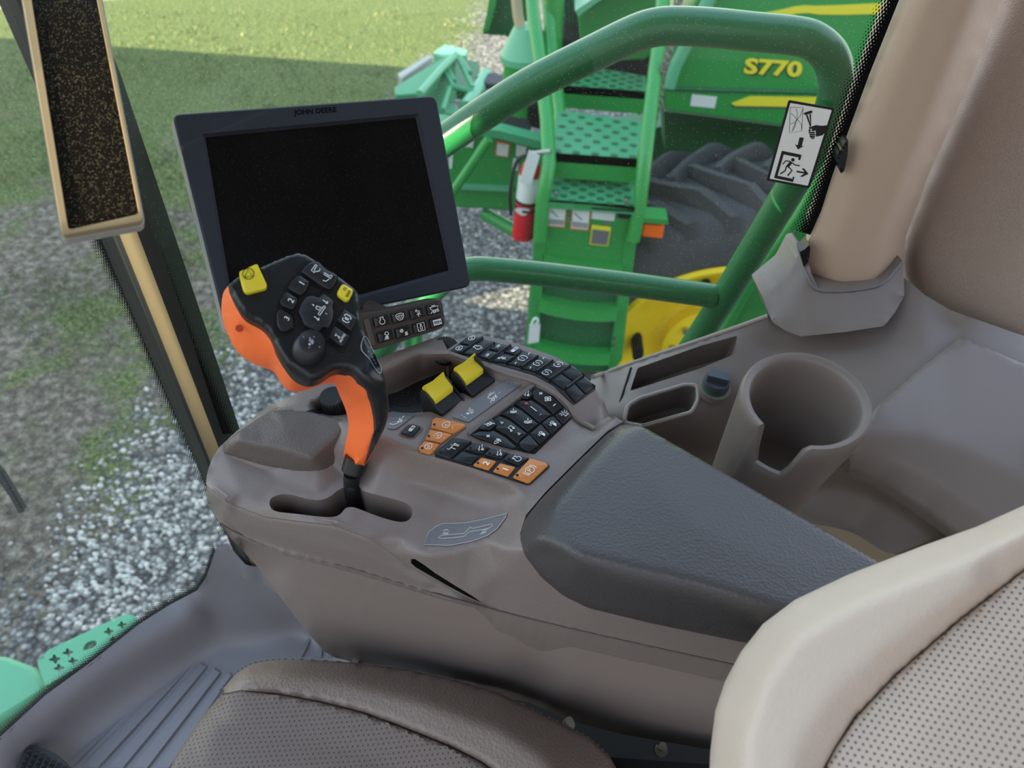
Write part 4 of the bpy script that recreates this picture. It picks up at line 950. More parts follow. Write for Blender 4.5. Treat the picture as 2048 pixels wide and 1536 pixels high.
perf('leather_perf', (112, 97, 88), (1, .1, 0), (-.1, 1, 0), .0052, .17)
bo = cush[3:] + sm[::-1][:-1]
build('cushion_bolster', relief_mesh(bo, FS, 9, 3, skirt=(0, .03, -.12), edge=(9, .006, (0, .2, -1))), 'leather', seat, 60, fixn=False)
ce = [p for p in cush[:3]] + sm
build('cushion_top', relief_mesh(ce, FS, 9, 3, skirt=(-.02, .0, -.12), edge=(7, .005, (0, 0, -1))), 'leather_perf', seat, 60, fixn=False)
# stitching along the front edge
mb = MB(); st = spl(cush[3:16], 8)
CSF = lambda u, v: atw(u, v + 3, 1 / FS.q(u, v + 3)) + Vector((0, 0, .0006))
for i in range(0, len(st) - 1, 2): mb.tube([CSF(*st[i]), CSF((st[i][0] * .35 + st[i + 1][0] * .65), (st[i][1] * .35 + st[i + 1][1] * .65))], .0007, 5)
build('stitching', mb, 'brown_dark', seat, 0)
back = [(1412, 1640), (1418, 1500), (1428, 1420), (1448, 1360), (1480, 1300), (1525, 1243), (1590, 1194), (1700, 1142), (1850, 1084), (1960, 1045), (2060, 1000), (2170, 940), (2170, 1640)]
bsm = [(1610, 1640), (1652, 1536), (1673, 1496), (1714, 1434), (1797, 1347), (1921, 1240), (2046, 1144), (2170, 1060)]
BP = atw(1750, 1350, .44); BN = (ROT @ Vector((-.32, .45, .83))).normalized()
bw = lambda pts, d=0: [(u, v, w_pl(u, v, BP + BN * d, BN)) for u, v in pts]
FBk = Field([bw(back[:-1], -.035), bw(bsm, -.004), bw([(1480, 1640), (1490, 1480), (1530, 1360), (1590, 1280), (1700, 1215), (1850, 1150), (1980, 1095), (2170, 1000)], .012), bw([(1560, 1640), (1600, 1480), (1680, 1370), (1800, 1270), (1950, 1170)], .012), bw([(2170, 1640), (1750, 1640), (1850, 1450), (2000, 1300), (2170, 1200)], .002)])
e1 = (BN.cross(Vector((0, 0, 1)))).normalized(); e2 = BN.cross(e1)
perf('leather_perf_lit', (196, 179, 164), e1 * .8 + e2 * .6, e2 * .8 - e1 * .6, .0041, .2, .10)  # perforated leather again, its colour raised for the light on the backrest
bb = back[:11] + [(2170, 940)] + bsm[::-1]
build('backrest_bolster', relief_mesh(bb, FBk, 10, 6, skirt=tuple(-BN * .06), edge=(14, .010, -BN)), 'leather_lit', seat, 70, fixn=False)['label'] = 'smooth leather side bolster coloured as lit'
build('backrest_panel', relief_mesh(bsm + [(2170, 1640)], FBk, 12, 4, skirt=tuple(-BN * .06), edge=(6, .003, -BN)), 'leather_perf_lit', seat, 60, fixn=False)['label'] = 'perforated leather coloured as lit'
mb = MB(); mb.box((.02, .12, .02), (.32, .27, .40)); build('seat_base', mb, 'void', seat, 0)
for u, v in ((1318, 1500), (1135, 1450)):
    mb = MB(); p = atz(u, v, .33); mb.cyl(p, (0, -.3, 1), .008, .008, .012, 12); mb.cyl(p + Vector((0, 0, .012)), (0, -.3, 1), .005, .005, .01, 12)
    build('suspension_bolt', mb, 'steel', seat)

# ================================================================ ledge beside the window
led_ = thing('side_ledge', (0, 0, 0), 'brown plastic side ledge under the window with cup holder and trays', 'side console')
lh = lambda *pts: [(u, v, w_z(u, v, z)) for u, v, z in pts]
lout = [(1188, 752), (1240, 733), (1300, 712), (1400, 678), (1475, 652), (1535, 630), (1560, 610), (1640, 560), (1790, 540), (1850, 590), (1900, 620), (1985, 650), (2100, 690), (2100, 1060), (1850, 1085), (1700, 1143), (1600, 1190), (1500, 1150), (1300, 950), (1180, 900), (1150, 800)]
FLd = Field([lh((1150, 800, .57), (1188, 752, .555), (1240, 733, .575), (1300, 712, .595), (1400, 678, .63), (1475, 652, .655), (1535, 630, .675), (1640, 560, .70), (1790, 540, .72), (1850, 590, .72), (1900, 620, .72), (1985, 650, .72), (2100, 690, .72)),
  lh((1180, 830, .575), (1245, 830, .58), (1300, 855, .585), (1400, 815, .60), (1480, 780, .615)), lh((1210, 880, .55), (1290, 880, .53), (1380, 905, .52), (1450, 920, .51)),
  lh((1300, 745, .60), (1400, 715, .625), (1480, 690, .645), (1560, 690, .645), (1650, 690, .66), (1750, 690, .675)),
  lh((1920, 664, .70), (1840, 730, .69), (1760, 800, .675), (1710, 880, .655), (1698, 930, .635)), lh((1922, 667, .708), (2048, 722, .715), (2100, 745, .715)),
  lh((1715, 895, .668), (1830, 880, .668), (1950, 920, .668), (2100, 1000, .668)), lh((1700, 935, .625), (1760, 955, .60), (1850, 1010, .59), (1940, 1080, .58)),
  lh((1690, 960, .52), (1760, 985, .515), (1850, 1040, .51), (1900, 1090, .50)), lh((1620, 1030, .47), (1700, 1060, .46), (1780, 1110, .46)), lh((1560, 960, .50), (1500, 980, .49), (1400, 960, .49))])
bigtray = rnd([(1256, 768), (1272, 728), (1300, 714), (1400, 680), (1470, 667), (1477, 672), (1474, 700), (1465, 714), (1400, 738), (1262, 786)], 5)
bigtray = rnd([(1260, 782), (1275, 736), (1400, 692), (1475, 671), (1470, 708), (1400, 737)], 5)
smtray = rnd([(1252, 843), (1258, 815), (1280, 801), (1370, 774), (1391, 775), (1392, 800), (1380, 822), (1285, 849)], 6)
lmb = relief_mesh(lout, FLd, 10, 5, holes=[bigtray, smtray], skirt=(.0, .0, -.06), hole_skirt=(.0, .01, -.05), hole_floor=True)
build('ledge_top', lmb, 'ledge', led_, 40, fixn=False)
LSf = surf(lmb, (0, 0, 1))
mb = MB(); mb.tube([LSf(u, v, .001) for u, v in inset(smtray, -4)] + [LSf(*inset(smtray, -4)[0], .001)], .0028, 8); build('tray_rim', mb, 'ledge_light', led_)
mb = MB(); mb.tube([LSf(u, v, .0) for u, v in spl([(1186, 754), (1240, 735), (1300, 714), (1400, 680), (1475, 654), (1535, 632)], 3)], .003, 8); build('ledge_edge', mb, 'ledge_light', led_)
mb = MB(); mb.tube([LSf(u, v, .0004) for u, v in ((1262, 736), (1245, 790), (1228, 840))], .0016, 6); build('panel_gap', mb, 'void', led_)
# front end panel of the ledge
# lid of the side compartment
lid_out = rnd([(1924, 668), (2060, 728), (2100, 745), (2100, 1060), (1940, 1085), (1850, 1020), (1760, 962), (1703, 938), (1701, 905), (1712, 880), (1760, 805), (1842, 732)], 6)
FLid = Field([lh((1924, 668, .716), (2060, 728, .722), (2100, 745, .722)), lh((1924, 668, .712), (1842, 732, .702), (1760, 805, .692), (1712, 880, .675), (1701, 905, .665), (1703, 938, .640)), lh((1720, 870, .680), (1830, 865, .682), (1930, 900, .684), (2100, 985, .684)), lh((1703, 938, .640), (1760, 962, .632), (1850, 1020, .625), (1940, 1085, .62)), lh((1715, 905, .665), (1780, 920, .662), (1880, 965, .658), (2000, 1050, .652), (2100, 1060, .66))])
build('compartment_lid', relief_mesh(lid_out, FLid, 9, 5, skirt=(.01, .02, -.03), edge=(5, .003, (0, .1, -1))), 'ledge', led_, 60, fixn=False)
# lower storage tray (tan)
tr_out = [(1640, 1030), (1700, 960), (1760, 985), (1850, 1040), (1930, 1100), (1850, 1150), (1700, 1150)]
mb = relief_mesh([(1560, 940), (1690, 930), (1720, 945), (1770, 965), (1860, 1020), (1960, 1090), (1800, 1180), (1600, 1180), (1480, 1020)], Field([lh((1560, 940, .50), (1690, 930, .52), (1720, 945, .535), (1770, 965, .535), (1860, 1020, .53), (1960, 1090, .53)), lh((1640, 1000, .47), (1690, 975, .47), (1740, 1000, .475), (1830, 1050, .47), (1900, 1110, .47)), lh((1660, 1040, .465), (1760, 1090, .46), (1800, 1180, .46), (1600, 1180, .46), (1480, 1020, .46))]), 9, 4, skirt=(0, 0, -.05))
build('storage_tray', mb, 'tan_plastic', led_, 60, fixn=False)
# cup holder: slanted round cup with a notch toward the seat
cc = atz(1612, 800, hz(.672)); ux = Vector((1, .10, .05)).normalized(); uy = Vector((-.1, 1, .38)).normalized()
tl_, tr_, tb_ = (w_z(1480, 812, cc.z), 0, 0)
N_ = 72
def cring(c, rx, ry, dz=0, notch=0, sl=1):
    out = []
    for i in range(N_):
        a = 2 * math.pi * i / N_; x = math.cos(a) * rx; y = math.sin(a) * ry
        p = c + Vector((x, y, 0)) + Vector((0, 0, (.17 * y + .05 * x) * sl + dz))
        da = abs((a - math.radians(238) + math.pi) % (2 * math.pi) - math.pi)
        if notch and da < .40: p.z -= notch * min(1, max(0, (.40 - da) / .14)) ** 1
        out.append(p)
    return out
RX = 132 / FPX * (w_z(1612, 800, cc.z)) * .985; RY = RX * .93
mb = MB(); nt_ = .046
mb.loft([cring(cc - Vector((.012, .01, 0)), RX * .80, RY * .80, -.17, 0, 0), cring(cc - Vector((.010, .008, 0)), RX * .86, RY * .86, -.085, 0, .4), cring(cc, RX * .985, RY * .985, -.02, nt_), cring(cc, RX, RY, -.007, nt_), cring(cc, RX * .985, RY * .985, -.001, nt_), cring(cc, RX * .95, RY * .95, .002, nt_), cring(cc, RX * .87, RY * .87, .001, nt_), cring(cc, RX * .83, RY * .83, -.003, nt_), cring(cc, RX * .80, RY * .80, -.014, nt_), cring(cc, RX * .76, RY * .76, -.06, 0, .5), cring(cc, RX * .72, RY * .72, -.11, 0, 0)], 0, True, True)
build('cup_holder', mb, 'ledge', led_, 50)
# socket cap
scp = LSf(1428, 778, 0); mb = MB(); mb.cyl(scp + Vector((0, 0, -.004)), (0, -.1, 1), .021, .020, .008, 32); build('socket_ring', mb, 'ledge', led_)
mb = MB(); mb.cyl(scp + Vector((0, 0, .003)), (0, -.1, 1), .0165, .0165, .007, 28, 1); mb.cyl(scp + Vector((0, 0, .0085)), (0, -.1, 1), .0172, .016, .010, 28, 0)
mb.prism([scp + Vector((x, y, .018)) for x, y in ((-.015, -.004), (.010, -.011), (.015, .002), (-.010, .010))], (0, -.001, .010), 0)
build('socket_cap', mb, ['socket', 'green_dark'], led_, 35)['label'] = 'dark socket cap with a green seal'
# ================================================================ cab structure
def struct(o, name=None): o['kind'] = 'structure'; return o
def pil(pts, field, name, m, sp=10, sm=5, sk=(0, .04, 0), ed=None, ang=60): return struct(build(name, relief_mesh(pts, field, sp, sm, skirt=sk, edge=ed), m, None, ang, fixn=False))
# rear corner post trim: a vertical rounded post
pw = w_z(1700, 480, 0) and .0
PX = atw(1690, 520, .90)
def postw(u, v, P=None, N=None): return (u, v, w_pl(u, v, P or PX, N or Vector((-.45, -.89, 0)).normalized()))
PN1 = Vector((-.80, -.60, 0)).normalized(); PN2 = Vector((-.2, -.98, 0)).normalized(); PN3 = Vector((.7, -.7, 0)).normalized()
prow = []
for v, a, b, c, d in ((-80, 1830, 1880, 1990, 2050), (0, 1795, 1845, 1955, 2006), (150, 1735, 1785, 1895, 1945), (270, 1691, 1740, 1850, 1893), (350, 1662, 1712, 1815, 1857), (420, 1640, 1690, 1787, 1832), (480, 1616, 1672, 1765, 1812), (540, 1622, 1660, 1755, 1808), (600, 1640, 1665, 1750, 1795)):
    mid = postw(b, v, PX, PN2); mid2 = postw(c, v, PX, PN2)
    prow.append([(a, v, mid[2] + .030), mid, mid2, (d, v, mid2[2] + .05)])
FPo = Field([[r[k] for r in prow] for k in range(4)] + prow)
post_out = [(1830, -80), (1795, 0), (1735, 150), (1691, 270), (1662, 350), (1640, 420), (1622, 470), (1612, 490), (1618, 540), (1632, 580), (1640, 600), (1795, 600), (1806, 540), (1812, 470), (1832, 420), (1857, 350), (1893, 270), (1945, 150), (2006, 0), (2050, -80)]
pil(post_out, FPo, 'trim_1', 'pillar_trim', 10, 8, (.02, .08, 0))['label'] = 'beige rounded trim of the rear corner post'
# base cover of the post
bc = [(1598, 506), (1612, 503), (1622, 545), (1637, 578), (1700, 579), (1760, 566), (1790, 540), (1806, 520), (1809, 590), (1790, 625), (1768, 652), (1690, 664), (1600, 673), (1572, 662), (1545, 645), (1524, 592), (1575, 550)]
def bq(u, v, d): m = postw(u, v, PX, PN2); return (u, v, m[2] + d)
FBc = Field([[(1598, 506, .928), (1612, 503, .920), (1622, 545, .912), (1637, 578, .908), (1700, 579, .903), (1760, 566, .900), (1806, 520, .905)], [(1524, 592, .935), (1545, 645, .912), (1572, 662, .905), (1600, 673, .900), (1690, 664, .880), (1768, 652, .874), (1790, 625, .88), (1809, 590, .90), (1806, 520, .905)], [(1524, 592, .935), (1575, 550, .930), (1598, 506, .928)], [(1600, 590, .908), (1625, 650, .892)]])
pbm = relief_mesh(rnd(bc, 4), FBc, 9, 4, skirt=(.0, .06, -.01)); o = struct(build('trim_2', pbm, 'ledge', None, 45, fixn=False)); o['label'] = 'grey brown cover around the foot of the rear post'
mb = MB(); mb.tube([atw(u, v, 1 / FBc.q(u, v) - .001) for u, v in spl([(1600, 510), (1612, 545), (1634, 579), (1700, 581), (1762, 568), (1804, 524)], 4)], .0018, 8); build('rim', mb, 'decal_grey', o)
# black clips in the pillar
for i, (pp) in enumerate((zz(1480, 0, 2.134, [(462, 600), (450, 605), (418, 660), (412, 690), (430, 740), (445, 730), (460, 660)]), zz(1480, 0, 2.134, [(295, 1045), (275, 1065), (255, 1075), (272, 1140), (295, 1110), (300, 1060)]))):
    mb = relief_mesh(pp, Field([[(u, v, postw(u, v, PX, PN2)[2] - .004) for u, v in pp]]), 5, 0, skirt=(0, .02, 0)); q_ = build('clip', mb, 'key_gloss', bpy.data.objects['trim_1'], 0, fixn=False)
# upholstered rear wall
bwl = [(1992, -90), (1984, 0), (1915, 170), (1862, 300), (1822, 395), (1800, 460), (1792, 520), (1797, 590), (1815, 622), (1842, 642), (1900, 664), (1985, 697), (2110, 747), (2110, -90)]
WPn = Vector((-.80, -.60, .1)).normalized(); WPp = atw(1900, 500, .93)
FW_ = Field([[(u, v, w_pl(u, v, WPp, WPn)) for u, v in inset(bwl, 30)], [(u, v, w_pl(u, v, WPp + Vector((.05, .05, 0)), WPn)) for u, v in bwl], [(2000, 300, w_pl(2000, 300, WPp, WPn)), (2060, 600, w_pl(2060, 600, WPp, WPn))]])
pil(bwl, FW_, 'wall_back', 'fabric', 12, 6, (.06, .04, 0), (16, .012, (.6, .6, 0)))['label'] = 'woven grey brown upholstery of the rear cab wall'

mb = MB(); mb.box((1.0, -1.1, .0), (1.04, .45, 1.82)); struct(build('wall_rear', mb, 'fabric', None, 0))['label'] = 'upholstered rear wall of the cab behind the seat'
mb = MB(); mb.prism([(-.55, -.55, 1.82), (1.04, -.55, 1.82), (1.04, .70, 1.82), (.3, .80, 1.82), (-.30, .80, 1.82), (-.62, .45, 1.82)], (0, 0, .06)); struct(build('ceiling', mb, 'headliner', None, 0))['label'] = 'pale headliner under the cab roof'
# floor liner
fh = lambda *pts: [(u, v, w_z(u, v, z)) for u, v, z in pts]
liner = [(-60, 1512), (0, 1474), (90, 1391), (187, 1320), (277, 1249), (337, 1211), (394, 1181), (412, 1155), (421, 1130), (431, 1099), (454, 1086), (472, 1108), (491, 1129), (506, 1133), (521, 1131), (560, 1160), (620, 1230), (760, 1330), (900, 1450), (700, 1620), (-60, 1620)]
FF = Field([fh((-60, 1512, .115), (0, 1474, .115), (90, 1391, .115), (187, 1320, .115), (277, 1249, .115), (337, 1211, .115), (394, 1181, .125)), fh((412, 1155, .17), (431, 1099, .25), (454, 1086, .27)), fh((472, 1108, .25), (491, 1129, .235), (506, 1133, .232), (521, 1131, .235), (560, 1160, .22)),
  fh((0, 1515, .095), (110, 1430, .095), (220, 1345, .095), (330, 1268, .10), (400, 1228, .10)), fh((60, 1525, .03), (160, 1440, .028), (260, 1365, .03), (350, 1305, .035), (420, 1270, .03)), fh((120, 1536, 0), (300, 1395, 0), (400, 1310, 0), (470, 1300, 0)),
  fh((440, 1180, .13), (470, 1170, .15), (520, 1180, .14)), fh((430, 1225, .06), (480, 1245, .045), (540, 1230, .06), (590, 1215, .07)), fh((460, 1275, .01), (540, 1270, .005), (620, 1250, .0)), fh((560, 1300, 0), (760, 1330, 0), (900, 1450, 0), (700, 1620, 0), (300, 1620, 0), (-60, 1620, 0), (-60, 1560, .05))])
fl = pil(liner, FF, 'floor', 'floor_mat', 10, 10, (-.01, .0, -.05), None, 70); fl['label'] = 'grey ribbed rubber floor mat'
def Z3(*p): return zz(0, 960, 2.6667, p)
for k, pts in enumerate((Z3((975, 905), (1005, 930), (380, 1545), (310, 1490)), Z3((1020, 945), (1052, 968), (520, 1545), (440, 1536)), Z3((1075, 978), (1108, 998), (655, 1545), (570, 1545)), Z3((1145, 1005), (1180, 1028), (785, 1545), (700, 1545)), Z3((1215, 1030), (1240, 1040), (900, 1545), (830, 1545)), Z3((1590, 945), (1610, 950), (1690, 800), (1680, 795)), Z3((1690, 950), (1715, 950), (1730, 850), (1722, 840)), Z3((1750, 950), (1770, 950), (1775, 900), (1765, 890)))):
    P4 = [atz(u, v, .0005) for u, v in pts]; mb = MB(); up = Vector((0, 0, .005))
    mb.loft([P4, [p + up + (sum(P4, Vector()) / 4 - p) * .02 for p in P4]]); build('tread_strip', mb, 'floor_mat', fl, 30)
# big dark floor below everything
mb = MB(); mb.prism([(-.36, .30, -.012), (-.30, .66, -.012), (.9, .66, -.012), (.9, -.3, -.012), (-.36, -.3, -.012)], (0, 0, -.03)); struct(build('floor_base', mb, 'void', None, 0))
# pedal
mb = MB(); pp = zz(0, 960, 2.6667, [(70, 1560), (130, 1440), (160, 1410), (220, 1425), (300, 1460), (380, 1540), (300, 1640), (100, 1640)])
P_ = [atz(u, v, .07) for u, v in pp]; mb.prism(P_, (0, 0, -.02))
for i in range(7):
    for j in range(6):
        u, v = 62 + i * 11 - j * 5, 1502 + j * 10 + i * 6
        if inside((u, v), inset(pp, 3)):
            c = atz(u, v, .07); a = [c + Vector((x, y, 0)) for x, y in ((-.004, -.004), (.004, -.004), (.004, .004), (-.004, .004))]; t = c + Vector((0, 0, .006))
            mb.add(a + [t], [[0, 1, 4], [1, 2, 4], [2, 3, 4], [3, 0, 4]])
tag(build('foot_pedal', mb, 'rubber', None, 0), 'black studded rubber foot pedal on the grey floor mat', 'pedal')

# front corner post
Lp = atz(458, 1082, .26); Rp = aty(452, 872, Lp.y - .008); Lg = Vector((Lp.x, Lp.y, 0))
Mp = atz(490, 1110, .235)
def vline(p, z): return Vector((p.x, p.y, z))
R2 = vline(Rp, 0)
mb = MB(); A = Lg; B = R2; mdir = (B - A); dn = Vector((mdir.y, -mdir.x, 0)).normalized()
sec = [A, A + mdir * .16 + dn * .003, A + mdir * .30 + dn * .012, A + mdir * .52 + dn * .016, A + mdir * .58 + dn * .014, A + mdir * .86 + dn * .010, B - dn * .004, B - dn * .03, A - dn * .03]
mb.loft([[vline(p, .12) for p in sec], [vline(p, .98) for p in sec], [vline(p + Vector((-.14, .16, 0)), 1.84) for p in sec]]); mb.m = [1 if (k < 18 and k % 9 == 4) else 0 for k in range(len(mb.f))]; tp1 = struct(build('trim_3', mb, ['post_green', 'post_sunlit_trim'], None, 22)); tp1['label'] = 'dark front corner post of the cab'  # one trim facet is coloured lighter, the sun strip painted into it

# glass
side_xy = [(B.x, B.y), (-.25, .76), (0, .85), (.2, .828), (.43, .783)]
front_xy = [(A.x, A.y), (-.56, .44), (-.70, .28), (-.86, .05), (-1.0, -.3)]
def sheet(xy, z0, z1):
    mb = MB(); p = spl(xy, 6); n = len(p); mb.add([(x, y, z0) for x, y in p] + [(x, y, z1) for x, y in p], [[i, i + 1, n + i + 1, n + i] for i in range(n - 1)]); return mb
w1 = struct(build('window_1', sheet(side_xy, .30, 1.82), 'glass_side', None, 60))
fb = [Vector((A.x, A.y, .28))] + [atz(u, v, z) for u, v, z in ((431, 1099, .25), (412, 1155, .17), (394, 1181, .125), (337, 1211, .115), (277, 1249, .115), (187, 1320, .115), (90, 1391, .115), (0, 1474, .115), (-60, 1520, .115))]
fb += [fb[-1] + (fb[-1] - fb[-3]).normalized() * k for k in (.2, .5)]
mb = MB(); n_ = len(fb); mb.add(fb + [Vector((p.x, p.y, 1.82)) for p in fb], [[i, i + 1, n_ + i + 1, n_ + i] for i in range(n_ - 1)]); w2 = struct(build('window_2', mb, 'glass_front', None, 60))
w1['label'] = 'dusty right-hand side window'; w2['label'] = 'dusty windscreen'
# dotted print bands beside the posts
def vband(name, px_in, px_out, xy_y, unit, par):
    i3 = [atw(u, v, w) for u, v, w in px_in]; o3 = [atw(u, v, w) for u, v, w in px_out]
    frit_strip(name, i3, o3, unit, par)
pe = [(1830, -80), (1795, 0), (1735, 150), (1691, 270), (1662, 350), (1640, 420), (1618, 470)]
def wof(u, v): return w_pl(u, v, Vector((.33, .803, 1)), Vector((.19, .98, 0)).normalized())
vband('frit_band', [(u + 3, v, wof(u, v) - .004) for u, v in pe], [(u - 40, v - 13, wof(u, v) - .004) for u, v in pe], 0, .0062, w1)
ls = [(u, v, w_pl(u, v, Lg, dn) + .01) for u, v in ((180, 440), (250, 600), (330, 780), (400, 950), (440, 1060))]
fe = [(-60, 1518), (0, 1478), (90, 1395), (187, 1324), (277, 1253), (337, 1214), (394, 1183), (412, 1157), (431, 1101)]
zf = lambda u, v: w_z(u, v, .118) * 1.004 if v > 1175 else w_z(u, v, .118 + (1175 - v) * .0018) * 1.004
vband('frit_band', [(u, v + 2, zf(u, v)) for u, v in fe], [(u - 8, v - 26, zf(u, v) * 1.005) for u, v in fe], 0, .0075, w2)
a1 = [(196, 478), (262, 620), (340, 800), (400, 930), (458, 1070)]; pw_ = lambda u, v: w_pl(u, v, Lg, dn)
vband('frit_band', [(u + 10, v, pw_(u, v)) for u, v in a1], [(u - 22, v, pw_(u, v) * 1.002) for u, v in a1], 0, .0075, w2)
a2 = [(283, 462), (330, 580), (375, 690), (420, 790), (452, 868)]; pw2 = lambda u, v: w_pl(u, v, R2, dn)
vband('frit_band', [(u - 6, v, pw2(u, v)) for u, v in a2], [(u + 30, v, pw2(u, v) * 1.003) for u, v in a2], 0, .0075, w1)

# sticker
stp = [(1577, 200), (1670, 216), (1619, 377), (1533, 361)]; SN = Vector((-.189, -.979, .082)).normalized(); SP = atw(1600, 290, wof(1600, 290) - .012)
SS = plane_surf(SP, SN); mb = MB(); flat(mb, SS, rnd(stp, 4), 0, 1, .0006); flat(mb, SS, rnd(inset(stp, 5), 2), .0003, 0)
def ZS(*p): return zz(1500, 180, 6.98, p)
def sline(p, w=.7): stroke(mb, SS, ZS(*p), w, .0006, 1)
sline(((562, 240), (740, 240), (722, 565), (548, 600), (562, 240)), .9)
for p in (((640, 250), (660, 320), (655, 400)), ((735, 265), (700, 360), (660, 405), (620, 480), (585, 580)), ((565, 320), (600, 345), (655, 405), (715, 470), (720, 540)), ((565, 475), (620, 450), (655, 405)), ((600, 560), (630, 500), (640, 440))): sline(p, .8)
fl_ = lambda *p: flat(mb, SS, ZS(*p), .0006, 1)
fl_((755, 315), (860, 280), (868, 320), (765, 350)); sline(((740, 330), (760, 330)), 1); sline(((862, 297), (880, 293)), 1)
fl_((780, 350), (805, 345), (850, 500), (835, 505)); fl_((830, 335), (852, 335), (852, 500), (843, 500))
fl_((850, 510), (920, 487), (1000, 497), (1075, 490), (1050, 590), (1010, 630), (920, 650), (915, 560), (870, 580))
for p in (((815, 550), (840, 545), (850, 575), (820, 575)), ((815, 580), (905, 585), (905, 605), (820, 602)), ((825, 608), (910, 612), (910, 630), (835, 632)), ((830, 636), (910, 636), (900, 660), (840, 665)), ((850, 668), (905, 665), (890, 680), (860, 682)), ((820, 520), (850, 500), (850, 545), (830, 545))): fl_(*p)
fl_((692, 657), (752, 665), (722, 778), (750, 780), (668, 828), (630, 758), (665, 766))
fl_((445, 845), (720, 902), (700, 978), (672, 972), (678, 940), (470, 897), (385, 1193), (592, 1237), (598, 1205), (620, 1212), (600, 1283), (335, 1225))
fl_(*[(598 + 25 * math.cos(a * .5236), 972 + 25 * math.sin(a * .5236)) for a in range(12)])
for p, w in ((((580, 1000), (520, 1070)), 6), (((560, 995), (500, 985), (455, 1035)), 2.4), (((590, 1015), (630, 1045), (695, 1055)), 2.4), (((510, 1060), (490, 1125), (420, 1170)), 2.8), (((525, 1060), (585, 1120), (525, 1195)), 2.8)): stroke(mb, SS, ZS(*p), w, .0006, 1)
fl_((650, 1122), (760, 1142), (720, 1090), (755, 1092), (818, 1168), (730, 1210), (695, 1205), (755, 1165), (645, 1145))
tag(build('window_sticker', mb, ['white', 'ink'], None, 0), 'white emergency exit sticker with hammer and running figure on side window', 'sticker')

# ================================================================ outside: own machine
def ring_tube(name, pts, r, m, parent=None, n=16): mb = MB(); mb.tube(pts, r, n); return build(name, mb, m, parent)
HY = .98
hr = thing('handrail', (0, 0, 0), 'bent green tubular handrail just outside the side window', 'handrail')
up = spl([(700, 400), (800, 340), (895, 277), (960, 232), (1060, 170), (1200, 100), (1270, 67), (1310, 55), (1350, 52), (1420, 55), (1500, 63), (1590, 72), (1630, 84), (1660, 112), (1672, 150), (1668, 200), (1645, 260), (1590, 360), (1500, 510), (1420, 640), (1340, 760), (1290, 840)], 4)
ring_tube('top_rail', [aty(u, v, HY) for u, v in up], .0232, 'green_rail', hr)
lw = spl([(560, 1010), (700, 800), (800, 650), (870, 578), (905, 550), (945, 538), (1000, 540), (1100, 550), (1250, 568), (1400, 588), (1428, 592)], 4)
ring_tube('lower_rail', [aty(u, v, HY) for u, v in lw], .021, 'green_rail', hr)
ring_tube('post', [aty(825, 640, HY + .35), aty(829, 760, HY + .35)], .024, 'green_rail', hr)
# own rear body panel
mb = MB(); pp = [(1425, 700), (1500, 570), (1600, 430), (1700, 262), (1800, 120), (1950, 150), (1800, 600), (1530, 660), (1480, 690)]
mb.prism([aty(u, v, 1.25) for u, v in pp], (.04, .10, 0)); mb.tube([aty(u, v, 1.25) for u, v in pp[:5]], .012, 10)
tag(build('engine_side_panel', mb, 'green', None, 40), 'glossy green body panel right behind the cab post', 'body panel')
# step bracket and platform outside the windscreen
bkp = rnd(zz(0, 960, 2.6667, [(200, 980), (205, 960), (260, 905), (640, 725), (690, 715), (720, 725), (745, 760), (760, 800), (240, 1100), (225, 1050)]), 4)
WB = lambda u, v: w_z(u, v, -.05 + (1400 - v) * .0002)
FBk2 = Field([[(u, v, w_z(u, v, -.05)) for u, v in bkp]])
def starh(c, r): return [(c[0] / 2.6667 + r / 2.667 * (1 + .35 * math.cos(4 * a * .2618 + .6)) * math.cos(a * .2618), 960 + c[1] / 2.6667 + .8 * r / 2.667 * (1 + .35 * math.cos(4 * a * .2618 + .6)) * math.sin(a * .2618)) for a in range(24)]
hol = [starh(c, r) for c, r in (((292, 955), 24), ((362, 920), 22), ((315, 1003), 22), ((388, 965), 20), ((650, 772), 19), ((580, 808), 20), ((605, 852), 18), ((680, 818), 16))] + [chaikin(zz(0, 960, 2.6667, [(440, 905), (455, 870), (500, 852), (520, 865), (505, 890), (450, 910)]), 2)]
mb = relief_mesh(bkp, FBk2, 5, 0, holes=hol, skirt=(0, 0, -.02), hole_skirt=(0, 0, -.012)); tag(build('step_bracket', mb, 'green_light', None, 30, fixn=False), 'light green step bracket with star-shaped holes outside the windscreen', 'bracket')
mb = MB(); pl = zz(0, 960, 2.6667, [(-160, 930), (0, 930), (40, 935), (180, 990), (245, 1095), (240, 1130), (-100, 1340), (-300, 1300)]); P_ = [atz(u, v, -.10) for u, v in pl]
mb.prism(P_, (0, 0, -.25)); tag(build('front_platform', mb, 'green_light', None, 30, bevel=.01), 'pale green deck of the machine below the windscreen at bottom left', 'platform')
wp = thing('windscreen_wiper', (0, 0, 0), 'black wiper blade resting on the windscreen at far left', 'wiper')
wz = lambda u, v, d=0: atw(u, v, 1.22 + d)
for k, (a, b, c) in enumerate((((-40, 905), (0, 945), (44, 1024)), ((-40, 890), (8, 945), (50, 1016)), ((-50, 920), (-8, 948), (36, 1008)))): ring_tube(('blade', 'arm', 'rubber_strip')[k], [wz(*a), wz(*b), wz(*c)], .0035 if k else .005, 'rubber', wp, 8)

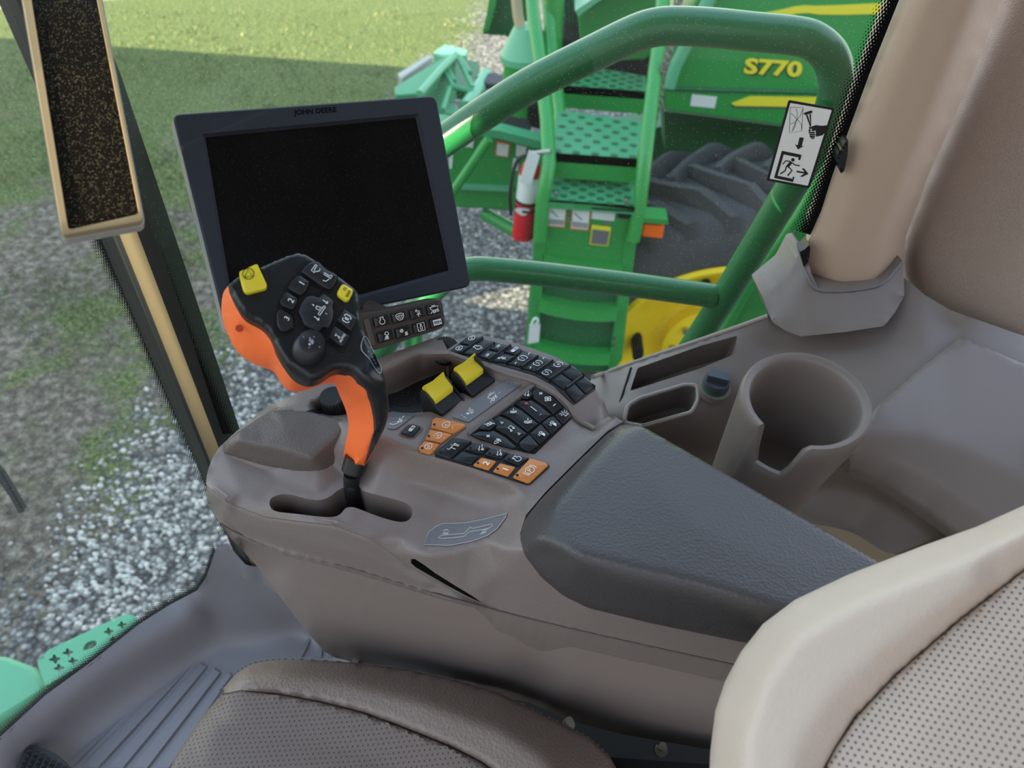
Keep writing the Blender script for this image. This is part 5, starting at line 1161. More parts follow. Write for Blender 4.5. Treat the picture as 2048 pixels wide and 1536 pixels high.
# ================================================================ outside: the neighbouring harvester
hv = thing('combine_harvester', (0, 0, 0), 'green combine harvester with yellow wheel parked alongside, seen through the side window', 'combine harvester')
def py(name, pts, Y, th, m, parent=hv, bev=0, lab=None):
    mb = MB(); mb.prism([aty(u, v, Y) for u, v in pts], (0, th, 0)); o = build(name, mb, m, parent, 30, bevel=bev)
    if lab: o['label'] = lab
    return o
PY = 3.42
body = [(1330, 170), (1345, 60), (1420, -200), (2300, -200), (2300, 260), (1760, 226), (1740, 240), (1560, 232), (1340, 218), (1320, 215)]
sp_ = [(1325, 190), (1335, 120), (1420, -60), (1600, -420), (2400, -420), (2400, 300), (1800, 282), (1690, 272), (1560, 252), (1440, 236), (1330, 222)]
bodyo = py('body_panel', sp_, PY, .5, 'green', bev=.01)
PS = plane_surf(aty(1545, 135, PY), Vector((0, -1, 0)))
def dec(name, mb, mats, parent=bodyo): return build(name, mb, mats, parent, 0)
mb = MB(); flat(mb, PS, [(1463, 206), (1500, 192), (1800, 196), (1800, 216), (1690, 215), (1470, 211)], .004, 0, .004); dec('yellow_stripe', mb, 'stripe_yellow')
mb = MB(); flat(mb, PS, [(1459, 208), (1470, 211), (1690, 215), (1800, 217), (1800, 221), (1690, 219), (1470, 215)], .004, 0, .004); dec('dark_stripe', mb, 'brown_dark')
mb = MB(); flat(mb, PS, chaikin([(1440, 40), (1500, 30), (1560, 20), (1600, 10), (1640, 12), (1800, 4), (1800, 26), (1650, 30), (1605, 24), (1560, 34), (1470, 44)], 1), .004, 0, .004); dec('yellow_stripe', mb, 'stripe_yellow')
mb = MB(); text(mb, PS, 'S770', (1546, 134), (.995, .065), (.14, -.99), 33, .008, 0, .04, aspect=1.42); text(mb, PS, 'S770', (1547.5, 136), (.995, .065), (.14, -.99), 36, .004, 1, .07, aspect=1.33); dec('model_lettering', mb, ['stripe_yellow', 'ink'])
mb = MB(); flat(mb, PS, [(1384, 188), (1434, 193), (1429, 216), (1380, 211)], .004, 0, .003); dec('white_label', mb, 'decal_white')
mb = MB(); mb.tube([PS(u, v, .0) for u, v in ((1335, 176), (1450, 180), (1560, 182), (1720, 186))], .012, 8); dec('panel_seam', mb, 'green_dark')
mb = MB(); mb.tube([PS(u, v, .05) for u, v in ((1440, -60), (1400, 20), (1375, 70), (1350, 120), (1335, 165))], .030, 10); build('edge_trim', mb, 'green_light', bodyo)
# lower panel above the wheel and dark wheel arch
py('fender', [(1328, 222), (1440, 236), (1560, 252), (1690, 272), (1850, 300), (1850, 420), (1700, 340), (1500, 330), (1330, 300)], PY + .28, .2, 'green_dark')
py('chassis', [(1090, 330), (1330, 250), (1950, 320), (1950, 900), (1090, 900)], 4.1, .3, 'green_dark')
# wheel
wheel_c = aty(1432, 728, 2.72); TY = Vector((0, 1, 0))
mb = MB(); Ro, Ri, TW = .955, .60, .53; wc = wheel_c
mb.lathe(wc, TY, [(Ri, .05), (Ri + .02, .0), (.72, -.03), (.84, -.01), (.89, .03), (Ro - .05, .09), (Ro - .03, TW / 2), (Ro - .05, TW - .09), (.89, TW - .03), (.7, TW + .02), (Ri, TW)], 96, 0, (1, 0, 0))
nl = 30
for sgn in (0, 1):
    for i in range(nl):
        a0 = 2 * math.pi * (i + sgn * .5) / nl
        rings = []
        for k in range(8):
            s = k / 7; y = (TW / 2 + .03 - s * (TW / 2 + .05)) if sgn == 0 else (TW / 2 - .03 + s * (TW / 2 + .05))
            a = a0 - .20 * s - .16 * s * s; top = Ro + .035 - (.10 * max(0, s - .72) / .28); w = .021 + .008 * s
            bot = top - .08
            rings.append([wc + Vector((math.cos(b) * r, y, math.sin(b) * r)) for b, r in ((a - w * 1.2, bot), (a - w * .8, top), (a + w * .8, top), (a + w * 1.2, bot))])
        mb.loft(rings, 0)
tire = build('tyre', mb, 'tyre', hv, 40)
mb = MB(); mb.lathe(wc, TY, [(.60, .03), (.615, .0), (.595, -.015), (.57, .0), (.555, .06), (.49, .13), (.30, .20), (.27, .19), (.265, .12), (.17, .10), (.16, .05), (.0, .04)], 72, 0, (1, 0, 0))
rim = build('wheel_rim', mb, 'jd_yellow', hv, 30)
for i in range(10):
    mb = MB(); a = 2 * math.pi * i / 10; mb.cyl(wc + Vector((math.cos(a) * .215, .115, math.sin(a) * .215)), (0, -1, 0), .018, .018, .03, 8)
    build('wheel_bolt', mb, 'steel', rim)
for i in range(5):
    a = 2 * math.pi * i / 5 + .65; c = wc + Vector((math.cos(a) * .40, .10, math.sin(a) * .40)); 
    mb = MB(); mb.prism([c + Vector((math.cos(a + b) * .0 + math.cos(b) * .03, -.06, math.sin(b) * .05)) for b in [j * .628 for j in range(10)]], (0, .12, 0)); build('rim_slot', mb, 'void', rim, 0)
# ladder: lower rungs and upper steps
lad = bpy.data.objects.new('boarding_ladder', None); COL.objects.link(lad); lad.parent = hv
LY = 2.62
def pyl(name, pts, Y, th, m, bev=0): return py(name, pts, Y, th, m, lad, bev)
pyl('side_rail', [(1068, 470), (1092, 470), (1076, 700), (1072, 760), (1044, 760), (1052, 690)], LY, .05, 'green', .006)
pyl('side_rail', [(1252, 470), (1275, 470), (1258, 600), (1245, 720), (1215, 760), (1222, 700), (1236, 590)], LY, .05, 'green', .006)
for (a, b, c, d, sag) in ((1088, 515, 1246, 535, 12), (1078, 603, 1236, 622, 16), (1070, 690, 1222, 712, 16)):
    n = 9; top = [(a + (c - a) * i / n, b + (d - b) * i / n + sag * 4 * (i / n) * (1 - i / n) * .5) for i in range(n + 1)]
    mb = MB(); T = [aty(u, v, LY - .01) for u, v in top]
    mb.loft([[p, p + Vector((0, -.012, -.052)), p + Vector((0, .01, -.055)), p + Vector((0, .13, 0)), p + Vector((0, .13, .012)), p + Vector((0, 0, .012))] for p in T]); build('rung', mb, 'green', lad, 35)
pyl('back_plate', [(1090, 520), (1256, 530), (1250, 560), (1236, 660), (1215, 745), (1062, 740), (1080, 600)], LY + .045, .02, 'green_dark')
for (x0, y0, x1, y1, xb0, yb0, xb1, yb1, fh_) in ((1092, 400, 1272, 418, 1108, 343, 1268, 362, 1), (1100, 306, 1282, 324, 1118, 220, 1282, 240, 1), (1122, 168, 1292, 190, 1146, 128, 1292, 155, 1)):
    pass
def tread(f0, f1, b0, b1, Yf, drop, nm='step'):
    A = aty(*f0, Yf); B = aty(*f1, Yf); z = (A.z + B.z) / 2; A.z = B.z = z
    C_ = atz(*b1, z); D_ = atz(*b0, z)
    mb = MB(); mb.prism([A, B, C_, D_], (0, 0, -.03), 0); mb.prism([A, B, B + Vector((0, .02, 0)), A + Vector((0, .02, 0))], (0, 0, -drop), 1)
    for i in range(9):
        for j in range(7):
            if (i + j) % 2: continue
            s, t = (i + .7) / 9.6, (j + .6) / 7.4; p = (A * (1 - s) + B * s) * (1 - t) + (D_ * (1 - s) + C_ * s) * t + Vector((0, 0, .003)); r = .017
            mb.add([p + Vector((r * math.cos(k), r * .8 * math.sin(k), 0)) for k in [x * .785 for x in range(8)]], [list(range(8))], 2)
    return build(nm, mb, ['green_step', 'green', 'green_dark'], lad, 0), A, B
tread((1093, 402), (1274, 418), (1108, 345), (1266, 362), LY - .02, .02)
s3, A3, B3 = tread((1100, 306), (1282, 326), (1118, 220), (1284, 242), LY + .12, .10)
tread((1120, 170), (1292, 190), (1148, 128), (1292, 152), LY + .75, .10)
pyl('kick_panel', [(1090, 405), (1262, 425), (1256, 545), (1082, 520)], LY + .01, .02, 'green')
KS2 = plane_surf(aty(1150, 450, LY + .008), Vector((0, -1, 0)))
def Z66(*p): return zz(1060, 360, 7.314, p)
def sticker(name, pts, head, cols, inner, lab):
    mb = MB(); flat(mb, KS2, rnd(pts, 2), .004, 0, .003); q = [(a[0] * .88 + sum(p[0] for p in pts) / len(pts) * .12, a[1] * .88 + sum(p[1] for p in pts) / len(pts) * .12) for a in pts]
    if inner: flat(mb, KS2, [tuple(Vector(q[0]) * .84 + Vector(q[3]) * .16), tuple(Vector(q[1]) * .84 + Vector(q[2]) * .16), q[2], q[3]], .006, 1)
    if inner == 2:
        a, b, c, d = q
        for k in (.74, .80, .86, .92): stroke(mb, KS2, [tuple(Vector(a) * (1 - k) + Vector(d) * k + Vector((1, 0))), tuple(Vector(b) * (1 - k) + Vector(c) * k - Vector((1, 0)))], 1.3, .007, 2)
        stroke(mb, KS2, [tuple(Vector(a) * .65 + Vector(d) * .35 + Vector((4, 0))), tuple(Vector(a) * .4 + Vector(c) * .6)], 1.6, .007, 2)
    o = build(name, mb, cols + ['ink'], lad, 0); o['label'] = lab
sticker('decal', Z66((278, 300), (548, 320), (510, 695), (243, 670)), 0, ['decal_orange', 'decal_white'], 2, 'orange and white warning decal nearest the rail')
sticker('decal', Z66((622, 332), (905, 360), (855, 738), (580, 712)), 0, ['decal_orange', 'decal_white'], 2, 'orange and white warning decal beside the plain white one')
sticker('decal', Z66((912, 380), (1255, 430), (1230, 595), (898, 560)), 0, ['decal_white'], 0, 'plain white decal')
sticker('decal', Z66((905, 650), (1188, 685), (1140, 962), (870, 935)), 0, ['stripe_yellow', 'decal_grey'], 1, 'yellow and grey decal')
mb = MB(); flat(mb, KS2, chaikin(Z66((1340, 380), (1430, 370), (1480, 440), (1470, 570), (1270, 550), (1290, 470)), 1), .004, 0, .002); build('step_cutout', mb, 'void', lad, 0)
for u, v in ((1112, 387), (1252, 402), (1140, 437), (1214, 445), (1230, 677), (1228, 692)):
    mb = MB(); mb.cyl(aty(u, v, LY - .03), (0, -1, 0), .010, .010, .012, 10); build('bolt', mb, 'steel', lad)
# upper ladder rails
def rail(pts, Y, r, m='green'): return ring_tube('hand_rail', [aty(u, v, yy) for (u, v), yy in zip(pts, Y)], r, m, lad)
rail([(1080, 480), (1086, 400), (1090, 370), (1098, 330), (1094, 240), (1080, 120), (1068, 40), (1060, -60)], [LY - .02, LY, LY + .02, LY + .06, LY + .25, LY + .5, LY + .7, LY + .9], .030, 'green')
rail([(1266, 480), (1278, 420), (1288, 330), (1300, 230), (1312, 130), (1322, 60), (1330, -60)], [LY - .02, LY, LY + .04, LY + .2, LY + .4, LY + .55, LY + .8], .030, 'green')
rail([(1110, 330), (1120, 230), (1108, 130), (1090, -60)], [LY + .25, LY + .55, LY + .75, LY + 1.1], .03, 'green')
rail([(1110, -60), (1107, 60), (1102, 190)], [3.6, 3.55, 3.5], .045, 'green')
# marker lamp
mb = MB(); P0 = aty(1309, 462, LY); 
mb.prism([aty(u, v, LY) for u, v in ((1287, 449), (1329, 453), (1325, 478), (1283, 473))], (0, .05, 0)); lmp = build('marker_lamp', mb, 'amber', hv, 0, bevel=.006); lmp['label'] = 'amber marker lamp'
mb = MB(); mb.prism([aty(u, v, LY - .02) for u, v in ((1281, 435), (1336, 440), (1337, 449), (1281, 445))], (0, .09, 0)); build('lamp_bracket', mb, 'green', lmp, 0)
# upper machinery behind the ladder
py('louvre', [(1122, -40), (1180, -40), (1200, 60), (1160, 130), (1120, 170), (1116, 60)], 3.9, .1, 'dark_metal')
for i in range(6): py('louvre_fin', [(1128 + i * 8, -40), (1132 + i * 8, -40), (1132 + i * 8, 48), (1128 + i * 8, 48)], 3.85, .05, 'green_dark')
py('upper_plate', [(1156, 32), (1330, -90), (1330, 90), (1290, 120), (1200, 124), (1164, 122)], 3.7, .06, 'green', bev=.01)
py('upper_shelf', [(1156, 32), (1330, -90), (1330, -100), (1150, 22)], 3.55, .2, 'green_light')
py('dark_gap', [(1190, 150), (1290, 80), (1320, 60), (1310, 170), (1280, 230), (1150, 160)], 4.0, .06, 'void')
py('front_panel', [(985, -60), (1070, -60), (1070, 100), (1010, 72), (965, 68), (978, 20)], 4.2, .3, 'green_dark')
py('front_panel_edge', [(985, -60), (1010, -60), (978, 60), (965, 66), (975, 20)], 4.1, .3, 'green')
mb = MB(); c = aty(1056, 118, 3.5); mb.lathe(c, (-.1, 0, 1), [(.12, -.005), (.13, .0), (.13, .03), (.06, .15), (.0, .155)], 32, 0); build('intake_cone', mb, 'green_light', hv, 25)
mb = MB(); mb.lathe(c - Vector((0, 0, .24)), (0, 0, 1), [(.0, 0), (.115, 0), (.115, .235), (.0, .235)], 24, 0); build('intake_base', mb, 'green', hv, 25)
ring_tube('tan_hose', [aty(1044, 70, 3.5), aty(1036, 30, 3.5), aty(1030, -30, 3.5)], .025, 'tan_plastic', hv)
# feeder house side
fp = [(858, 270), (905, 255), (1090, 300), (1085, 470), (1060, 428), (1000, 422), (880, 418)]
py('feeder_panel', [(820, 250), (900, 262), (1000, 278), (1095, 300), (1085, 430), (1040, 424), (960, 418), (820, 410)], 3.15, .06, 'green', bev=.01)
FS2 = plane_surf(aty(980, 340, 3.15), Vector((0, -1, 0)))
py('feeder_edge', [(820, 235), (900, 248), (1000, 262), (1095, 286), (1095, 302), (1000, 278), (900, 264), (820, 252)], 3.08, .08, 'green_step')
py('feeder_ridge', [(910, 372), (1025, 378), (1025, 384), (908, 379)], 3.12, .05, 'green_light')
ring_tube('strut', [aty(978, 278, 3.02), aty(914, 372, 3.0), aty(880, 420, 3.0)], .022, 'green', hv)
for pts, cols in (([(912, 273), (948, 279), (946, 294), (910, 288)], 'decal_white'), ([(893, 293), (908, 294), (906, 314), (895, 312)], 'decal_white'), ([(898, 314), (906, 316), (904, 336), (899, 334)], 'decal_white'), ([(993, 280), (1021, 285), (1017, 313), (991, 309)], 'decal_orange'), ([(1033, 288), (1053, 292), (1050, 312), (1032, 310)], 'decal_white'), ([(1027, 315), (1038, 316), (1036, 340), (1024, 338)], 'decal_white')):
    mb = MB(); flat(mb, FS2, pts, .01, 0, .005)
    if cols == 'decal_orange': flat(mb, FS2, inset(pts, 2.2), .014, 1)
    build('decal', mb, [cols, 'decal_white'], hv, 0)
ring_tube('lower_link', [aty(968, 426, 3.2), aty(1030, 462, 3.1)], .035, 'green', hv)
# fire extinguisher on the ladder
fe_ = thing('fire_extinguisher', (0, 0, 0), 'red fire extinguisher with white label strapped beside the green ladder', 'fire extinguisher')
EY = 2.72; b0 = aty(1042, 476, EY); b1 = aty(1064, 308, EY); ax = (b1 - b0); Lh = ax.length; ax.normalize(); R0 = 22 / FPX * w_y(1050, 400, EY)
b0 = aty(1044, 476, EY)
mb = MB(); mb.lathe(b0, ax, [(0, 0), (R0, .01), (R0, Lh * .80), (R0 * .75, Lh * .88), (R0 * .4, Lh * .92), (0, Lh * .92)], 32); build('cylinder', mb, 'ext_red', fe_, 40)
mb = MB(); mb.lathe(b0, ax, [(R0 * 1.02, Lh * .50), (R0 * 1.03, Lh * .51), (R0 * 1.03, Lh * .77), (R0 * 1.02, Lh * .78)], 32); build('label_band', mb, 'decal_white', fe_)
for s in (.385, .46): 
    mb = MB(); mb.lathe(b0, ax, [(R0 * 1.01, Lh * s), (R0 * 1.08, Lh * (s + .005)), (R0 * 1.08, Lh * (s + .03)), (R0 * 1.01, Lh * (s + .035))], 32); build('strap', mb, 'rubber', fe_)
mb = MB(); c = b0 + ax * Lh * .92; mb.cyl(c, ax, R0 * .35, R0 * .3, .04, 12); mb.tube([c + ax * .035, c + ax * .05 + Vector((.07, -.02, .01))], .01, 8); build('valve_head', mb, 'steel', fe_)
ring_tube('hose', spl([tuple(c + ax * .03), tuple(c + Vector((-.06, 0, 0))), tuple(b0 + ax * Lh * .6 + Vector((-R0 * 1.6, -.01, 0))), tuple(b0 + ax * Lh * .28 + Vector((-R0 * 1.3, 0, 0)))], 6), .008, 'rubber', fe_, 8)
mb = MB(); FE = plane_surf(aty(1060, 330, EY - R0 * 1.3), Vector((0, -1, 0))); flat(mb, FE, [(1058, 300), (1080, 312), (1062, 370), (1038, 365)], 0, 0, .002); build('service_tag', mb, 'decal_white', fe_, 0)
mb = MB(); flat(mb, plane_surf(aty(1045, 425, EY - R0 * 1.02), Vector((0, -1, 0))), chaikin([(1028, 416), (1060, 418), (1058, 426), (1046, 433), (1034, 426)], 1), 0, 0, .002); build('emblem', mb, 'decal_white', fe_, 0)
mb = MB(); mb.prism([aty(u, v, EY + .06) for u, v in ((1062, 390), (1080, 370), (1078, 480), (1056, 478))], (0, .04, 0)); build('mount_plate', mb, 'rubber', fe_, 0)
# hanging tag
mb = MB(); mb.prism([aty(u, v, LY - .05) for u, v in zz(1040, 560, 7.314, [(140, 655), (298, 650), (275, 905), (115, 935)])], (0, .004, 0)); mb.tube([aty(u, v, LY - .05) for u, v in spl(zz(1040, 560, 7.314, [(170, 655), (200, 580), (240, 560), (265, 600), (230, 655)]), 4)], .006, 8); tag(build('hanging_tag', mb, 'decal_white', None, 0), 'white tag hanging from the lower left ladder rail', 'tag')
# chain beside the ladder
mb = MB()
cp = spl([(1362, -30), (1352, 30), (1344, 80), (1330, 130), (1322, 160), (1316, 200), (1308, 240)], 6)
for i in range(0, len(cp) - 1, 1):
    c = aty(*cp[i], LY + .35); t = (aty(*cp[i + 1], LY + .35) - c).normalized(); sd = t.cross(Vector((0, 1, 0))).normalized() if i % 2 else Vector((0, 1, 0))
    mb.tube([c + t * (.028 * math.cos(a)) + sd * (.013 * math.sin(a)) for a in [k * .785 for k in range(9)]], .005, 5)
tag(build('safety_chain', mb, 'steel', None), 'grey steel chain hanging beside the right ladder rail', 'chain')
# header in front of the harvester
hd = thing('crop_header', (0, 0, 0), 'pale green crop header lying in front of the harvester above the monitor', 'header')
def hz_(name, pts, z, th, m): mb = MB(); mb.prism([atz(u, v, z) for u, v in pts], (0, 0, -th)); return build(name, mb, m, hd, 30, bevel=.01)
def ZH(*p): return zz(740, 80, 6.0235, p)
mb = MB(); a_ = [atz(u, v, -1.15) for u, v in ZH((300, 560), (980, 150), (1040, 170), (880, 340), (640, 640), (300, 660))]; mb.prism(a_, (0, 0, -.4)); build('hood', mb, 'green_step', hd, 30, bevel=.01)
ring_tube('hood_edge', [atz(*ZH((1035, 175))[0], -1.12), atz(*ZH((860, 350))[0], -1.12), atz(*ZH((600, 650))[0], -1.12)], .03, 'green_light', hd)
hz_('deck_plate', ZH((960, 380), (1060, 210), (1320, 260), (1310, 420), (1180, 620), (960, 560)), -1.5, .1, 'green_dark')
hz_('rubber_apron', ZH((660, 640), (880, 370), (960, 540), (860, 680)), -1.45, .05, 'dark_metal')
for p in (((880, 350), (1000, 560)), ((1040, 180), (1240, 580)), ((920, 320), (1010, 500)), ((1080, 200), (1200, 400)), ((980, 560), (1240, 620)), ((960, 580), (880, 850))): ring_tube('frame_bar', [atz(*q, -1.2) for q in ZH(*p)], .022, 'green_step', hd, 8)
ring_tube('auger_tube', [atz(*q, -1.25) for q in ZH((1400, 420), (1280, 640), (1150, 820))], .06, 'green_light', hd)
hz_('cross_beam', ZH((940, 780), (1160, 820), (1150, 900), (900, 860)), -1.3, .1, 'green_light')
hz_('divider_point', ZH((330, 400), (700, 180), (760, 190), (380, 460)), -1.25, .1, 'silver')
hz_('divider_snout', ZH((760, 150), (900, 50), (1180, 120), (1160, 180), (860, 200)), -1.6, .2, 'green_light')
hz_('knife_bar', ZH((1260, 440), (1480, 380), (1750, 470), (1700, 560), (1400, 520)), -1.2, .1, 'dark_metal')
hz_('side_shield', ZH((1340, 600), (1700, 540), (1900, 680), (1950, 940), (1700, 900), (1400, 760)), -1.1, .12, 'dark_metal')
py('dark_belt', ZH((1900, 820), (2040, 760), (2060, 1080), (1940, 1040), (1890, 930)), 3.3, .2, 'void', hd)
# ================================================================ ground
def ground_mat():
    m, nt, N, L, b = nodes('ground'); MATS['ground'] = m
    tc = N.new('ShaderNodeTexCoord'); sep = N.new('ShaderNodeSeparateXYZ'); L.new(tc.outputs['Object'], sep.inputs[0])
    def noise(s, d=5, r=.6):
        n = N.new('ShaderNodeTexNoise'); n.inputs['Scale'].default_value = s; n.inputs['Detail'].default_value = d; n.inputs['Roughness'].default_value = r; L.new(tc.outputs['Object'], n.inputs['Vector']); return n.outputs[0]
    def ramp(src, *st):
        r = N.new('ShaderNodeValToRGB'); L.new(src, r.inputs[0]); e = r.color_ramp.elements
        while len(e) < len(st): e.new(.5)
        for k, (p, c) in zip(e, st): k.position = p; k.color = srgb(*c)
        return r.outputs[0]
    def M(op, a, b_=None, c_=None):
        n = N.new('ShaderNodeMath'); n.operation = op
        for i, x in enumerate((a, b_, c_)):
            if x is None: continue
            if isinstance(x, (int, float)): n.inputs[i].default_value = x
            else: L.new(x, n.inputs[i])
        return n.outputs[0]
    def mix(f, a, b_):
        x = N.new('ShaderNodeMix'); x.data_type = 'RGBA'; L.new(f, x.inputs[0]); L.new(a, x.inputs[6]); L.new(b_, x.inputs[7]); return x.outputs[2]
    def sm(x, a, c):
        r = N.new('ShaderNodeMapRange'); r.interpolation_type = 'SMOOTHSTEP'; r.inputs[1].default_value = a; r.inputs[2].default_value = c; L.new(x, r.inputs[0]); return r.outputs[0]
    fine = noise(38, 6, .75)
    grass = ramp(fine, (.34, (40, 58, 40)), (.47, (84, 104, 62)), (.57, (142, 148, 84)), (.68, (206, 198, 142)))
    dry = ramp(noise(17, 8, .8), (.36, (74, 66, 58)), (.5, (122, 111, 98)), (.64, (190, 177, 158)))
    big = noise(.9, 4, .6); mid = noise(2.6, 3, .6)
    far = sm(sep.outputs[1], 4.5, 8)      # the lawn gets denser away from the yard
    patch = sm(M('ADD', M('MULTIPLY', big, .6), M('ADD', M('MULTIPLY', mid, .4), M('MULTIPLY', far, .22))), .46, .60)
    turf = mix(patch, dry, grass)
    vo = N.new('ShaderNodeTexVoronoi'); vo.inputs['Scale'].default_value = 34; L.new(tc.outputs['Object'], vo.inputs['Vector'])
    vc = N.new('ShaderNodeSeparateColor'); L.new(vo.outputs['Color'], vc.inputs[0])
    st = ramp(vc.outputs[0], (0, (104, 102, 100)), (.45, (148, 146, 144)), (.8, (188, 185, 180)), (1, (222, 218, 208)))
    shade = ramp(vo.outputs['Distance'], (.25, (255, 255, 255)), (.62, (168, 164, 160)))
    mm = N.new('ShaderNodeMix'); mm.data_type = 'RGBA'; mm.blend_type = 'MULTIPLY'; mm.inputs[0].default_value = 1; L.new(st, mm.inputs[6]); L.new(shade, mm.inputs[7])
    edge = M('ADD', sep.outputs[0], M('ADD', M('MULTIPLY', sep.outputs[1], -.17), M('MULTIPLY', M('ADD', noise(1.6, 5, .7), -.5), 1.5)))
    gfac = sm(edge, -3.2, -2.3)
    gr = M('GREATER_THAN', M('ADD', gfac, M('MULTIPLY', M('ADD', vc.outputs[1], -.5), .9)), .5)
    col = mix(gr, turf, mm.outputs[2])
    # bare drive far off
    drv = sm(M('ADD', sep.outputs[1], M('MULTIPLY', sep.outputs[0], -.55)), 13.9, 14.1)
    pave = ramp(noise(12), (.3, (196, 184, 164)), (.7, (214, 202, 184)))
    col = mix(drv, col, pave)
    L.new(col, b.inputs['Base Color']); b.inputs['Roughness'].default_value = .95; b.inputs['Specular IOR Level'].default_value = .2
    hgt = mix(gr, fine, vo.outputs['Distance'])
    bp = N.new('ShaderNodeBump'); bp.inputs['Strength'].default_value = .9; bp.inputs['Distance'].default_value = .03; L.new(fine, bp.inputs['Height'])
    b2 = N.new('ShaderNodeBump'); b2.invert = True; b2.inputs['Strength'].default_value = .7; b2.inputs['Distance'].default_value = .02; L.new(vo.outputs['Distance'], b2.inputs['Height'])
    L.new(bp.outputs[0], b2.inputs['Normal']); L.new(b2.outputs[0], b.inputs['Normal'])
ground_mat()
mb = MB(); mb.poly([(-40, -12, GZ), (40, -12, GZ), (40, 60, GZ), (-40, 60, GZ)]); o = struct(build('ground', mb, 'ground', None, 0)); o['label'] = 'yard of grass, dry earth and pale gravel'
# stones lying on the gravel
rs = random.Random(3); mb = MB()
cnt = 0
while cnt < 1500:
    u, v = rs.uniform(90, 520), rs.uniform(700, 1260); P_ = atz(u, v, GZ)
    e = P_.x - .17 * P_.y + rs.uniform(-.35, .35)
    if e < -2.75: continue
    r = rs.uniform(.008, .022); a = rs.uniform(0, 6.28); cnt += 1
    vs = []; q = [rs.uniform(.7, 1.25) for _ in range(12)]
    for k in range(6): t = a + k * 1.047; vs.append(P_ + Vector((math.cos(t) * r * q[k], math.sin(t) * r * .75 * q[k], r * .1)))
    for k in range(6): t = a + k * 1.047 + .3; vs.append(P_ + Vector((math.cos(t) * r * .55 * q[k + 6], math.sin(t) * r * .45 * q[k + 6], r * .7)))
    mb.add(vs, [[k, (k + 1) % 6, 6 + (k + 1) % 6, 6 + k] for k in range(6)] + [list(range(6, 12))], cnt % 3)
mat('stone', (190, 186, 178), .9); mat('stone_b', (216, 210, 200), .9); mat('stone_c', (160, 154, 146), .9)
tag(build('gravel_stones', mb, ['stone', 'stone_b', 'stone_c'], None, 0), 'pale loose stones scattered on the yard beside the cab', 'gravel', kind='stuff')
# grass blades near enough to read as tufts
mb = MB(); rg = random.Random(5)
for _ in range(5200):
    u, v = rg.uniform(-20, 960), rg.uniform(20, 1000)
    if v > 900 - u * .9 and u > 120 and v > 420: continue
    P_ = atz(u, v, GZ)
    if math.sin(P_.x * 2.1 + 1.3 * math.sin(P_.y * 1.7)) + math.sin(P_.y * 2.9 + P_.x) < -.2 and P_.y < 8: continue
    for _k in range(5):
        b_ = P_ + Vector((rg.gauss(0, .05), rg.gauss(0, .05), 0)); t = Vector((rg.gauss(0, .02), rg.gauss(0, .02), rg.uniform(.02, .055))); w = Vector((rg.uniform(-1, 1), rg.uniform(-1, 1), 0)) * .006
        mb.add([b_ - w, b_ + w, b_ + t], [[0, 1, 2]], rg.choice((0, 0, 1)))
mat('blade', (74, 98, 48), .8); mat('blade_dry', (150, 146, 94), .8)
tag(build('grass', mb, ['blade', 'blade_dry'], None, 0, fixn=False), 'short green and straw coloured grass tufts on the yard', 'grass', kind='stuff')

# ================================================================ light
SUN = Vector((.70, .62, -.32)).normalized()
edge_y = atz(640, 122, GZ).y
BY = -7.0
top = GZ + (edge_y - BY) * (-SUN.z / SUN.y)
# added unseen wall that throws the long shadow, openings cut for the sun patches
def shadow(P):
    t = (BY - P.y) / SUN.y; q = P + SUN * t; return (q.x, q.z)
gaps = [[atz(u, v, GZ) for u, v in ((925, 602), (1000, 580), (1062, 568), (1066, 622), (1000, 618))],
        [aty(u, v, HY - .022) for u, v in ((800, 338), (850, 300), (905, 262), (960, 232), (952, 262), (905, 306), (868, 335), (810, 372))],
        [vline(p, z) for p, z in ((A + mdir * .58 + dn * .016, .72), (A + mdir * .46 + dn * .016, 1.0), (B - mdir * .08, 1.0), (B - mdir * .08, .44), (A + mdir * .90, .52))],
        [CS(u, v, 0) for u, v in ((52, -10), (180, -10), (270, 425), (138, 452))],
        [aty(u, v, HY + .33) for u, v in ((832, 660), (850, 660), (850, 720), (832, 720))],
        [aty(u, v, HY) for u, v in ((900, 548), (940, 530), (958, 548), (925, 572), (880, 612), (855, 630), (862, 590))]]
holes = [[shadow(p) for p in g] for g in gaps]
print('barn holes', [[tuple(round(c, 2) for c in p) for p in h_] for h_ in holes], 'top', top)
outer = [(-30, GZ), (30, GZ), (30, top), (-30, top)]
pts = [Vector(p) for p in outer]; E = [(i, (i + 1) % 4) for i in range(4)]
for h_ in holes:
    o_ = len(pts); pts += [Vector(p) for p in h_]; E += [(o_ + i, o_ + (i + 1) % len(h_)) for i in range(len(h_))]
r = delaunay_2d_cdt(pts, E, [], 1, 1e-5)
fs = [f for f in r[2] if not any(inside((sum(r[0][i].x for i in f) / 3, sum(r[0][i].y for i in f) / 3), h_) for h_ in holes)]
mb = MB(); mb.add([(p.x, BY, p.y) for p in r[0]], fs)
o = struct(build('wall_sun_blocker', mb, 'blocker', None, 0)); o['label'] = 'unseen wall added behind the machine to block the sun, with openings for sun patches'

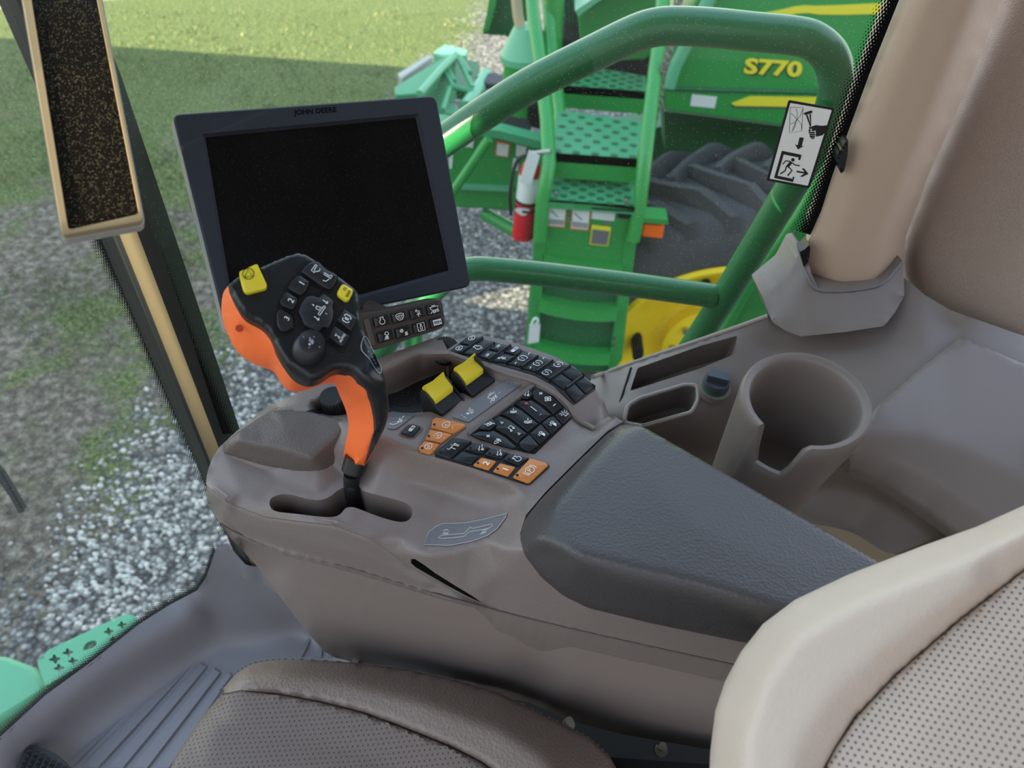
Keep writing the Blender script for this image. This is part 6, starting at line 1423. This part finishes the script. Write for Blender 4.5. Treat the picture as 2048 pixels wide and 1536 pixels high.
sl = bpy.data.lights.new('sun', 'SUN'); sl.energy = 15.5; sl.angle = math.radians(.06); sl.color = (1, .86, .66)
so = bpy.data.objects.new('sun', sl); COL.objects.link(so); so.rotation_euler = SUN.to_track_quat('-Z', 'Y').to_euler()
w = bpy.data.worlds.new('World'); SC.world = w; w.use_nodes = True; nt = w.node_tree; N = nt.nodes; L = nt.links
bg = N['Background']; sky = N.new('ShaderNodeTexSky'); sky.sky_type = 'NISHITA'; sky.sun_disc = False; sky.sun_elevation = math.radians(20); sky.sun_rotation = math.radians(228); sky.air_density = 1; sky.dust_density = 1.5
mx = N.new('ShaderNodeMix'); mx.data_type = 'RGBA'; mx.inputs[0].default_value = .75; mx.inputs[0].default_value = .8
sc_ = N.new('ShaderNodeVectorMath'); sc_.operation = 'SCALE'; sc_.inputs['Scale'].default_value = .16
tcw = N.new('ShaderNodeTexCoord'); sxy = N.new('ShaderNodeSeparateXYZ'); L.new(tcw.outputs['Generated'], sxy.inputs[0])
rw = N.new('ShaderNodeValToRGB'); L.new(sxy.outputs[2], rw.inputs[0]); el = rw.color_ramp.elements; el.new(.3)
for e_, (p_, c_) in zip(el, ((0, (.92, .92, .90, 1)), (.3, (.72, .80, .92, 1)), (1, (.30, .42, .66, 1)))): e_.position = p_; e_.color = c_
sw = N.new('ShaderNodeVectorMath'); sw.operation = 'SCALE'; sw.inputs['Scale'].default_value = 2.1; L.new(rw.outputs[0], sw.inputs[0]); L.new(sw.outputs[0], mx.inputs[7])
L.new(sky.outputs[0], sc_.inputs[0]); L.new(sc_.outputs[0], mx.inputs[6]); L.new(mx.outputs[2], bg.inputs[0]); bg.inputs[1].default_value = 1.0

# ================================================================ camera
cd_ = bpy.data.cameras.new('camera'); cam = bpy.data.objects.new('camera', cd_); COL.objects.link(cam)
M4 = ROT.to_4x4(); M4.translation = CAM; cam.matrix_world = M4
cd_.sensor_width = 36; cd_.lens = FPX / 2048 * 36; cd_.clip_start = .02; cd_.clip_end = 300
cd_.dof.use_dof = True; cd_.dof.focus_distance = .72; cd_.dof.aperture_fstop = 6.4
SC.camera = cam
SC.view_settings.view_transform = 'Standard'; SC.view_settings.look = 'None'; SC.view_settings.gamma = 1; SC.view_settings.use_curve_mapping = False
SC.view_settings.exposure = .68
SC.cycles.use_denoising = True
SC.cycles.max_bounces = 8; SC.cycles.transparent_max_bounces = 12
SC.cycles.sample_clamp_indirect = 4
for o in list(bpy.data.objects):
    if o.type == 'EMPTY' and not o.children: print('empty without parts', o.name)
